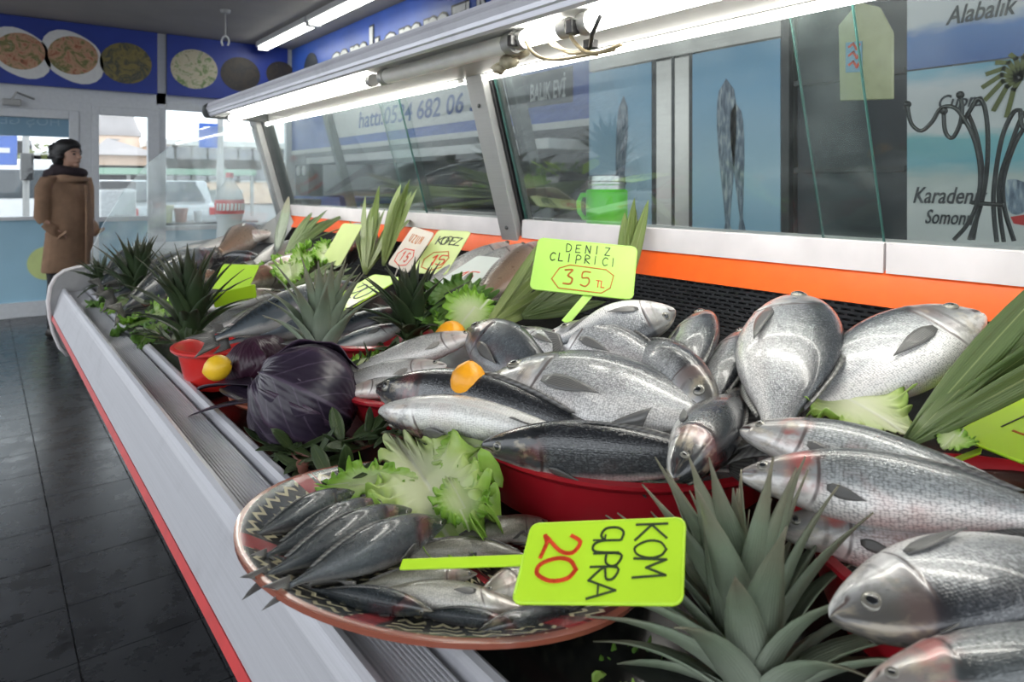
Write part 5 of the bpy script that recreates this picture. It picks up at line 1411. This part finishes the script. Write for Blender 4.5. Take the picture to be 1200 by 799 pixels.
price('pale pink card reading UZUN 15 in front of the orange strip', P(455, 309, 1.0), P(478, 320, .995), P(484, 266, 1.07), 'pinkcard', [([('UZUN', .22, .66, .18, .15)], 'marker_or', .003, 9), ([('15', .36, .18, .22, .2)], 'marker_red', .004, 10)], (P(466, 314, .998), P(462, 325, .97)), .02, extra=[('marker_red', [YC], .0028)], group='cards in front of the orange strip')
price('yellow card reading KOPEZ 15 beside the pale pink card', P(482, 319, 1.0), P(522, 322, .99), P(514, 270, 1.07), 'yellowg', [([('KOPEZ', .18, .66, .18, .135)], 'marker', .003, 11), ([('15', .36, .18, .22, .2)], 'marker_red', .004, 12)], (P(500, 319, .996), P(494, 330, .97)), .02, extra=[('marker_or', [YC], .0028)], group='cards in front of the orange strip')
price('greyish white card with faint red writing leaning on the silver fish', P(508, 334, .995), P(545, 340, .99), P(560, 300, 1.02), 'whitecard', [([('15', .3, .2, .3, .2)], 'marker_red', .003, 13)], None, group='cards in front of the orange strip')
price('lime tag lying flat left of the dark pineapple crown', P(376, 358, .995), P(407, 364, .995), P(438, 322, .995), 'lime', [([('20', .2, .3, .4, .3)], 'marker', .003, 14)], (P(405, 350, 1.0), P(375, 372, .98)), .012, group='bright tags in the far half')
price('bright yellow card standing behind the tall dark crown', P(248, 338, .985), P(290, 340, .98), P(262, 310, 1.02), 'lime', [], None, group='bright tags in the far half')
price('bright yellow card leaning over the pink grey fish', P(252, 360, .98), P(300, 348, .98), P(250, 345, .995), 'lime', [], None, group='bright tags in the far half')
price('small lime tag corner at the foot of the far mackerel', P(196, 352, .965), P(220, 356, .96), P(200, 340, .985), 'lime', [], None, group='bright tags in the far half')
price('pale yellow card in the far leaves below the orange strip', P(376, 308, .99), P(398, 312, .99), P(402, 262, 1.06), 'yellowg', [], None, group='cards in front of the orange strip')

# ------------------------------------------------------------------ things on the ledge
mc = XP(711, 258, 1.20); mc.z = 1.204
mg = thing('travel_mug', mc, 'green travel mug with steel collar on the ledge behind the glass', 'mug')
R_ = .050
MB().lathe([(0, 0), (R_ * .92, 0), (R_, .006), (R_, .082), (R_ - .004, .086), (0, .086)], mc, 32).build('body', M['mug'], mg, smooth=40)
MB().lathe([(0, .084), (R_ * .9, .084), (R_ * .9, .096), (R_ * .94, .098), (R_ * .94, .104), (R_ * .9, .106), (R_ * .9, .118), (R_ * .8, .120), (0, .118)], mc, 32).build('steel_collar', M['steel2'], mg, smooth=40)
MB().tube([mc + Vector((-.012, .045, .070)), mc + Vector((-.018, .068, .072)), mc + Vector((-.022, .076, .055)), mc + Vector((-.022, .074, .030)), mc + Vector((-.016, .062, .014)), mc + Vector((-.012, .045, .014))], .006, 8).build('handle', M['mug'], mg, smooth=True)
# bottle by the end glass
bc = YP(269, 284, Y1 + .16)
s_ = (YP(269, 203, Y1 + .16) - YP(269, 284, Y1 + .16)).length / .335
bt = thing('plastic_bottle', bc, 'big clear plastic bottle with red cap and red label behind the end glass', 'bottle')
def sp(pr_): return [(r * s_, z * s_) for r, z in pr_]
MB().lathe(sp([(0, .0), (.05, .0), (.062, .012), (.060, .05), (.056, .09), (.064, .13), (.066, .15), (.066, .21), (.060, .235), (.035, .28), (.017, .305), (.016, .318), (.019, .320), (0, .320)]), bc, 28).build('body', M['pet'], bt, smooth=50)
MB().lathe(sp([(0, .004), (.046, .004), (.056, .014), (.055, .05), (.052, .09), (.06, .13), (.061, .16), (0, .16)]), bc, 24).build('water', M['water'], bt, smooth=50)
lb_ = MB().lathe(sp([(.0672, .140), (.0676, .142), (.0676, .205), (.0672, .207)]), bc, 28).build('label_band', M['label_red'], bt, smooth=50)
MB().lathe(sp([(0, .338), (.016, .338), (.018, .334), (.018, .314), (0, .314)]), bc, 20).build('cap', M['label_red'], bt, smooth=40)
b = MB(); rng = random.Random(3)
for k in range(9):
    a = math.radians(200 + k * 15); a2 = a + .12
    rr = .0685 * s_
    pts_ = [bc + Vector((rr * math.cos(q), rr * math.sin(q), (.172 + dz) * s_)) for q, dz in ((a, -.014), (a + .04, .016), (a2 - .03, -.012), (a2, .014))]
    curve(b, pts_, .006, Vector((math.cos(a), math.sin(a), 0)))
b.build('label_lettering', M['cream'], lb_)
sh = thing('end_shelf', (1.0, Y1 + .2, 0), 'grey side table standing past the far end of the counter', 'table')
bx('top', M['frame'], .55, 1.25, Y1 + .04, Y1 + .40, bc.z - .025, bc.z - .001, sh, .004)
for x in (.6, 1.2):
    for y in (Y1 + .08, Y1 + .36): bx('leg', M['alu_post'], x - .015, x + .015, y - .015, y + .015, 0, bc.z - .025, sh)
# wrought iron stand
st = thing('iron_stand', XP(1150, 283, 1.2), 'black wrought iron stand with curled rods on the ledge at the right', 'stand')
def rod(ps, x0, dx=0.0, r=.0032):
    w = [XP(900 + a / 2.663, c / 2.663, x0 + dx * i / len(ps)) for i, (a, c) in enumerate(ps)]
    fine = []
    for i in range(len(w) - 1):
        p0, p1, p2, p3 = w[max(i - 1, 0)], w[i], w[i + 1], w[min(i + 2, len(w) - 1)]
        for k in range(5):
            t = k / 5
            fine.append(.5 * ((2 * p1) + (p2 - p0) * t + (2 * p0 - 5 * p1 + 4 * p2 - p3) * t * t + (3 * p1 - p0 - 3 * p2 + p3) * t ** 3))
    fine.append(w[-1])
    MB().tube(fine, r, 8).build('rod', M['rod'], st, smooth=True)
rod([(435, 330), (447, 385), (478, 408), (512, 380), (540, 338), (580, 335), (612, 372), (645, 440), (662, 530), (655, 625), (622, 700), (580, 748)], 1.19, .02)
rod([(548, 350), (553, 410), (575, 430), (598, 390), (606, 340), (600, 298)], 1.20)
rod([(606, 385), (630, 345), (655, 308), (676, 335), (686, 420), (682, 540), (664, 640), (628, 748)], 1.22, .02)
rod([(622, 350), (650, 420), (668, 520), (668, 600), (650, 690), (640, 748)], 1.24, .01)
rod([(790, 345), (765, 352), (730, 430), (708, 560), (704, 650), (714, 755)], 1.20, .02)
rod([(812, 380), (770, 450), (735, 560), (738, 650), (768, 752)], 1.22, .02)
rod([(840, 330), (795, 360), (752, 470), (724, 560), (722, 650), (736, 755)], 1.24, .01)
rod([(635, 632), (735, 640)], 1.21)
rod([(788, 345), (792, 392), (808, 404)], 1.20)
for a_, c_ in ((435, 326), (548, 346), (600, 296)):
    MB().ball(XP(900 + a_ / 2.663, c_ / 2.663, 1.195), .006, .006, .006, 12, 8).build('knob', M['rod'], st, smooth=True)

# ------------------------------------------------------------------ the woman by the door
wp = Zp(80, 393, 0)
wm = thing('person', wp, 'woman in a camel coat with dark scarf and black hair standing by the glass door', 'person')
F_, S_ = (RIGHT * .97 - VIEW * .24).normalized(), None
S_ = UP.cross(F_).normalized()      # her left
def wv(f, s, z): return wp + F_ * f + S_ * s + UP * z
def el(f, s, z, rf, rs): return (wv(f, s, z), F_ * (rf * .9), S_ * (rs * .95))
HT = 1.66
body = MB()
body.loft([el(.0, 0, .80, .10, .15), el(0, 0, .95, .11, .17), el(.01, 0, 1.12, .10, .145), el(.0, 0, 1.28, .11, .17), el(-.01, 0, 1.36, .085, .15), el(.0, 0, 1.42, .055, .06), el(.01, 0, 1.47, .052, .052), el(.015, 0, 1.54, .05, .05)])
for s in (-1, 1):
    st_ = .05 * s
    body.loft([el(st_ * .8, s * .09, .90, .085, .08), el(st_, s * .09, .70, .075, .07), el(st_ * 1.0, s * .085, .46, .052, .05), el(st_ * 1.1 - .01, s * .085, .30, .052, .05), el(st_ * 1.2 - .01, s * .085, .10, .035, .034), el(st_ * 1.2, s * .085, .04, .04, .034)], 12)
    # arm bent, hand into the pocket in front
    body.loft([el(.0, s * .19, 1.33, .05, .045), el(-.02, s * .215, 1.18, .043, .04), el(-.03, s * .225, 1.04, .036, .036), el(.04, s * .215, .96, .034, .034), el(.09, s * .17, .91, .026, .028)], 12)
    hc = wv(.155, s * .185, .905)
    body.loft([(wv(.09, s * .17, .91), S_ * .016, UP * .026), (wv(.10, s * .15, .885), S_ * .015, UP * .036), (wv(.105, s * .13, .85), S_ * .013, UP * .036)], 10)
    for k, (dz, ln) in enumerate(((.026, .062), (.009, .070), (-.008, .066), (-.024, .052))):
        p = wv(.105 + dz * .6, s * .13, .85 + dz * .3)
        body.tube([p, p - UP * ln * .5 - S_ * s * .010, p - UP * ln * .85 - S_ * s * .026], [.0085, .008, .0065], 8)
    p = wv(.11, s * .15, .89)
    body.tube([p, p + F_ * .012 - UP * .02 - S_ * s * .012, p + F_ * .012 - UP * .048 - S_ * s * .016], [.010, .009, .007], 8)
# head with face, facing right
hz = 1.565
body.loft([el(.02, 0, 1.455, .045, .042), el(.035, 0, 1.475, .062, .05), el(.035, 0, 1.505, .080, .062), el(.028, 0, 1.54, .088, .070), el(.022, 0, 1.575, .092, .074), el(.015, 0, 1.61, .09, .073), el(.008, 0, 1.64, .075, .06), el(.005, 0, 1.66, .04, .032)], 18)
body.loft([el(.105, 0, 1.572, .010, .010), el(.118, 0, 1.552, .016, .013), el(.126, 0, 1.535, .018, .017), el(.112, 0, 1.525, .014, .014)], 10)     # nose
body.loft([el(.105, 0, 1.512, .010, .022), el(.110, 0, 1.505, .011, .024), el(.105, 0, 1.498, .010, .021)], 10)     # lips
body.ball(wv(.088, 0, 1.470), .024, .026, .02, 12, 8)
for s in (-1, 1): body.ball(wv(.0, s * .072, 1.55), .02, .012, .032, 10, 8)
bo = body.build('body', M['skin'], wm, remesh=.007)
for s in (-1, 1):
    MB().ball(wv(.094, s * .030, 1.567), .011, .011, .009, 12, 8).build('eye', M['eye_b'], wm, smooth=True)
    MB().tube([wv(.098, s * .016, 1.588), wv(.096, s * .034, 1.593), wv(.082, s * .05, 1.586)], .0035, 6).build('eyebrow', M['hair'], wm, smooth=True)
hair = MB()
hair.loft([el(-.05, 0, 1.465, .05, .075), el(-.055, 0, 1.50, .082, .096), el(-.05, 0, 1.55, .100, .108), el(-.025, 0, 1.60, .122, .110), el(-.008, 0, 1.645, .122, .102), el(-.01, 0, 1.68, .095, .082), el(-.015, 0, 1.702, .05, .045)], 20)
rng = random.Random(9)
for k in range(22):
    a = rng.uniform(.6, 5.7); z = rng.uniform(1.53, 1.66)
    hair.ball(wv(-.035 + .105 * math.cos(a), .100 * math.sin(a), z), .026, .026, .026, 8, 6)
hair.build('hair', M['hair'], wm, remesh=.008)
coat = MB()
coat.loft([el(-.005, 0, .56, .175, .235), el(.0, 0, .64, .172, .23), el(.01, 0, .80, .168, .215), el(.025, 0, .95, .165, .20), el(.025, 0, 1.08, .155, .185), el(.01, 0, 1.20, .145, .19), el(-.01, 0, 1.30, .135, .20), el(-.02, 0, 1.37, .115, .175), el(-.015, 0, 1.42, .085, .11)], 22)
for s in (-1, 1):
    coat.loft([el(-.015, s * .175, 1.37, .075, .055), el(-.03, s * .215, 1.28, .075, .06), el(-.03, s * .218, 1.15, .07, .062), el(-.035, s * .222, 1.03, .07, .062), (wv(-.01, s * .222, .97), F_ * .045 - UP * .045, S_ * .055), (wv(.05, s * .22, .94), F_ * .02 - UP * .056, S_ * .05), (wv(.10, s * .185, .905), F_ * .01 - UP * .055, S_ * .046)], 14)
    coat.build('coat', M['coat'], wm, remesh=.009)
MB().prism([wv(.192, -.012, 1.30), wv(.205, -.012, 1.0), wv(.190, -.012, .60), wv(.18, .0, .60), wv(.19, .0, 1.0), wv(.17, 0, 1.3)], S_ * .02).build('coat_placket', M['coat2'], wm)
for s in (-1, 1):
    MB().obox(wv(.13, s * .185, .885), F_ * .05 + UP * .03, UP * .012, S_ * s * .012 + F_ * .01).build('pocket_flap', M['coat2'], wm, bevel=.003)
collar = MB().loft([el(.02, 0, 1.33, .135, .17), el(.015, 0, 1.38, .12, .15), el(.01, 0, 1.43, .085, .10)], 20)
collar.build('collar', M['coat2'], wm, smooth=True)
sca = MB()
ringp = [wv(.01 + .095 * math.cos(a), .105 * math.sin(a), 1.425 + .022 * math.cos(a * 1.0 + 2.6)) for a in [i * .3927 for i in range(17)]]
sca.tube(ringp, .042, 12, caps=False)
sca.tube([wv(.06, -.08, 1.40), wv(.0, -.12, 1.41), wv(-.09, -.11, 1.40), wv(-.135, -.10, 1.32), wv(-.15, -.10, 1.20), wv(-.15, -.10, 1.12)], [.035, .042, .045, .036, .030, .026], 10)
sca.build('scarf', M['scarf'], wm, remesh=.009)
for s in (-1, 1):
    st_ = .05 * s
    MB().loft([el(st_ * .9, s * .09, .72, .085, .08), el(st_, s * .085, .46, .062, .058), el(st_ * 1.1 - .01, s * .085, .30, .060, .056), el(st_ * 1.2 - .01, s * .085, .08, .046, .044)], 14).build('trouser_leg', M['trouser'], wm, smooth=True)
    sh_ = MB().loft([(wv(st_ * 1.2 - .06, s * .085, .035), UP * .034, S_ * .03), (wv(st_ * 1.2 - .03, s * .085, .05), UP * .05, S_ * .038), (wv(st_ * 1.2 + .03, s * .085, .045), UP * .044, S_ * .040), (wv(st_ * 1.2 + .11, s * .088, .028), UP * .027, S_ * .042), (wv(st_ * 1.2 + .17, s * .09, .018), UP * .016, S_ * .026)], 14)
    sh_.build('shoe', M['shoe'], wm, smooth=True)

# ------------------------------------------------------------------ the street outside
tag(bx('ground', M['asphalt'], -150, 190, -150, 260, -.4, -.13), None, kind='structure')
def vehicle(name, label, px, y, wid_, hgt, ln, m, van=False, cat='car', dz=0):
    c = YP(px, 300, y); x = c.x
    t = thing(name, (x, y, -.05), label, cat, 'vehicles parked in the street')
    z0 = -.05; w = wid_ / 2
    if van:
        prof_ = [(0, .35), (0, 1.0), (.05, hgt * .97), (.25, hgt), (ln * .72, hgt), (ln * .86, 1.15), (ln, 1.0), (ln, .35)]
    else:
        prof_ = [(0, .3), (0, .78), (.1, .92), (.55, 1.0), (1.05, hgt), (2.2, hgt), (3.0, .98), (ln - .1, .82), (ln, .6), (ln, .3)]
    b = MB().prism([(x - w, y + a, z0 + h) for a, h in prof_], (wid_, 0, 0)); b.build('body', m, t, bevel=.06)
    if van: bx('rear_window', M['carw'], x - w * .8, x + w * .8, y - .015, y + .02, z0 + 1.08, z0 + hgt * .88, t, .01)
    else: MB().prism([(x - w * .82, y + .55, z0 + 1.0), (x + w * .82, y + .55, z0 + 1.0), (x + w * .7, y + 1.02, z0 + hgt - .04), (x - w * .7, y + 1.02, z0 + hgt - .04)], (0, -.02, .02)).build('rear_window', M['carw'], t)
    for s in (-1, 1):
        bx('tail_light', M['tail'], x + s * w * .86 - .08, x + s * w * .86 + .08, y - .02, y + .03, z0 + .72, z0 + (1.1 if van else .88), t, .01)
        bx('side_window', M['carw'], x + s * w - .01, x + s * w + .01, y + .9, y + ln * .65, z0 + 1.02, z0 + hgt * .9, t)
        for yy in (y + .7, y + ln - .8):
            MB().lathe([(0, -.1), (.28, -.1), (.32, -.06), (.32, .06), (.28, .1), (0, .1)], (x + s * (w - .08), yy, z0 + .32), 20, ax=(1, 0, 0)).build('wheel', M['tyre'], t, smooth=40)
    bx('bumper', M['tyre'], x - w * .95, x + w * .95, y - .06, y + .02, z0 + .32, z0 + .5, t, .02)
    bx('number_plate', M['cream'], x - .26, x + .26, y - .075, y - .055, z0 + .5, z0 + .62, t)
    return t
vehicle('delivery_van', 'white van with red tail lights seen through the left glass door', 43, 17.5, 1.75, 1.9, 4.6, M['van'], True, 'van')
vehicle('parked_car', 'silver car seen low through the left glass door beside the van', 2, 24, 1.7, 1.45, 4.2, M['carp'])
vehicle('parked_car', 'silver car seen through the shop window behind the end glass', 205, 15.5, 1.75, 1.45, 4.2, M['carp'])
vehicle('parked_car', 'pale car beyond the narrow door', 140, 22, 1.75, 1.5, 4.2, M['van'])
def block(name, label, px0, px1, pyt, y, m, wins, depth=8, cat='building', pyb=None, ww=1.2, wh=1.5):
    a = YP(px0, 217, y); b = YP(px1, 217, y); z = YP((px0 + px1) / 2, pyt, y).z
    t = thing(name, ((a.x + b.x) / 2, y, 0), label, cat, 'buildings across the street')
    bx('wall', m, a.x, b.x, y, y + depth, -.05, z, t)
    bx('cornice', M['cream'], a.x - .3, b.x + .3, y - .3, y + depth, z, z + .4, t)
    nx, nz = wins
    for i in range(nx):
        for j in range(nz):
            x = a.x + (b.x - a.x) * (i + .5) / nx; zz = 2 + (z - 2.5) * (j + .5) / nz
            w = bx('window', M['cream'], x - ww / 2 - .12, x + ww / 2 + .12, y - .1, y + .05, zz - wh / 2 - .12, zz + wh / 2 + .12, t)
            bx('pane', M['winb'], x - ww / 2, x + ww / 2, y - .14, y - .08, zz - wh / 2, zz + wh / 2, w)
    return t
# domed hall behind the narrow door
DY = 48
t = thing('domed_hall', YP(145, 300, DY), 'beige domed hall with rounded upper drum seen through the narrow door', 'building', 'buildings across the street')
a, b_ = YP(112, 217, DY), YP(183, 217, DY); zc_ = YP(145, 182, DY).z
bx('wall', M['beige'], a.x, b_.x, DY, DY + 12, -.05, zc_, t)
c = YP(137, 217, DY + 5); r1 = (YP(160, 217, DY + 5).x - c.x) * 1.15
z1 = YP(137, 160, DY + 5).z; z2 = YP(137, 134, DY + 5).z; z15 = YP(137, 153, DY + 5).z
MB().lathe([(0, 0), (r1, 0), (r1, z1), (0, z1)], (c.x, c.y, 0), 32).build('drum', M['beige'], t, smooth=40)
MB().lathe([(r1 * 1.08, z1), (r1 * 1.08, z1 + .3), (r1 * .95, z15 + .2), (r1 * .7, (z15 + z2) / 2 + .6), (r1 * .35, z2 - .2), (0, z2)], (c.x, c.y, 0), 32).build('dome', M['dome'], t, smooth=40)
MB().prism([(a.x - .5, DY - .6, zc_), (b_.x + .5, DY - .6, zc_), (b_.x - 2, DY + 3, YP(170, 165, DY).z), (c.x, DY + 3, YP(150, 160, DY).z), (a.x + 1, DY + 3, zc_ + 1.2)], (0, .6, 0)).build('hip_roof', M['dome'], t)
for k in range(7):
    x = a.x + (b_.x - a.x) * (k + .5) / 7
    w = bx('window', M['cream'], x - .8, x + .8, DY - .15, DY + .05, zc_ * .45, zc_ * .8, t); bx('pane', M['winb'], x - .6, x + .6, DY - .2, DY - .12, zc_ * .48, zc_ * .77, w)
block('apartment_tower', 'pale pink apartment tower far behind the van', 10, 30, 165, 85, M['tower'], (4, 7))
block('apartment_tower', 'lower pink apartment block left of the woman', 30, 62, 182, 95, M['tower'], (6, 4))
block('pale_hall', 'long pale building behind the shop window', 185, 345, 172, 52, M['beige'], (9, 2), pyb=None)
# green banded canopy across the street
t = thing('bus_shelter', YP(200, 240, 30), 'long shelter with pale green roof edge across the street', 'shelter')
a, b_ = YP(112, 217, 30), YP(300, 217, 30); z = YP(200, 201, 30).z
bx('roof', M['green'], a.x, b_.x, 30, 32, z - .12, z + .12, t)
for k in range(6):
    x = a.x + (b_.x - a.x) * k / 5; bx('post', M['alu_post'], x - .06, x + .06, 30.5, 30.62, -.05, z - .12, t)
bx('back_wall', M['box_w'], a.x, b_.x, 31.9, 32, .3, 1.1, t)
# street furniture
p = YP(6, 172, 14)
t = thing('road_sign', (p.x, 14, -.05), 'blue road sign on a pole at the left edge of the glass door', 'sign')
MB().tube([(p.x + .28, 14, -.05), (p.x + .28, 14, p.z + .5)], .05, 10).build('pole', M['alu_post'], t, smooth=40)
bx('blue_plate', M['bsign'], p.x - .4, p.x + .16, 13.93, 13.96, p.z - .3, p.z + .45, t, .02)
bx('camera_box', M['black'], p.x + .2, p.x + .38, 13.85, 14.1, p.z - .55, p.z - .1, t, .02)
for k in range(2): bx('white_line', M['cream'], p.x - .3, p.x + .06, 13.92, 13.93, p.z - .1 + .28 * k, p.z - .02 + .28 * k, t)
p = YP(258, 150, 18)
t = thing('street_lamp', (p.x, 18, -.05), 'grey lamp pole outside the shop window', 'lamp post')
MB().tube([(p.x, 18, -.05), (p.x, 18, p.z + .3)], [.10, .07], 10).build('pole', M['alu_post'], t, smooth=40)
bx('flag_panel', M['bsign'], p.x - .5, p.x, 17.97, 18.0, p.z - .5, p.z + .1, t)
def tree(label, px, pyt, y, r):
    c = YP(px, pyt, y); rng = random.Random(px)
    t = thing('tree', (c.x, y, -.05), label, 'tree', 'olive coloured trees in the street')
    MB().tube([(c.x, y, -.05), (c.x + .1, y, c.z * .5), (c.x, y, c.z)], [.16, .12, .06], 8).build('trunk', M['bark'], t, smooth=True)
    b = MB()
    for k in range(260):
        d = Vector((rng.gauss(0, .5), rng.gauss(0, .5), rng.gauss(0, .45))) * r; p = Vector((c.x, y, c.z)) + d
        n = Vector((rng.uniform(-1, 1), rng.uniform(-1, 1), rng.uniform(-1, 1))).normalized(); s = n.orthogonal().normalized(); u = n.cross(s)
        q = rng.uniform(.12, .26)
        b.add([p - s * q, p + u * q * .5, p + s * q, p - u * q * .5], [(0, 1, 2, 3)])
    b.build('foliage', M['olive'], t)
tree('olive green tree between the road sign and the van', 20, 226, 33, 1.6)
tree('small olive tree left of the woman behind the van', 36, 214, 44, 2.0)
# stall goods just outside the window
t = thing('cool_box', YP(145, 255, 10.2), 'white chest freezer standing outside the narrow door', 'freezer')
a, b_ = YP(118, 217, 10.2), YP(160, 217, 10.2)
bx('body', M['box_w'], a.x, b_.x, 10.2, 11.0, -.05, YP(140, 222, 10.2).z, t, .02)
bx('lid', M['darkgrey'], a.x, b_.x, 10.2, 11.0, YP(140, 221, 10.2).z, YP(140, 212, 10.2).z, t, .02)
MB().tube([(a.x + .15, 10.18, .9), (a.x + .35, 10.18, .9)], .015, 8).build('handle', M['alu_post'], t)
t = thing('stall_table', YP(225, 268, 9.6), 'low stall table outside the shop window behind the bottle', 'table')
a, b_ = YP(175, 217, 9.6), YP(300, 217, 9.6)
bx('top', M['darkgrey'], a.x, b_.x, 9.5, 10.1, .78, .82, t)
for x in (a.x + .05, b_.x - .05):
    for y in (9.55, 10.05): bx('leg', M['darkgrey'], x - .02, x + .02, y - .02, y + .02, -.05, .78, t)
for i, (px, h_, w_, m, lb) in enumerate(((192, .22, .22, 'tag_hang', 'beige basket on the stall table outside'), (212, .18, .16, 'terra', 'terracotta pot on the stall table outside'), (232, .14, .10, 'box_w', 'small white tub on the stall table outside'), (180, .30, .14, 'alu_post', 'grey canister on the stall table outside'))):
    c = YP(px, 217, 9.75)
    o = MB().lathe([(0, 0), (w_ * .42, 0), (w_ * .5, h_ * .8), (w_ * .55, h_ * .8), (w_ * .55, h_), (w_ * .48, h_), (w_ * .40, .02), (0, .02)], (c.x, 9.75, .82), 20).build('stall_pot', M[m], None, smooth=40)
    tag(o, lb, 'pot', 'pots on the stall table')
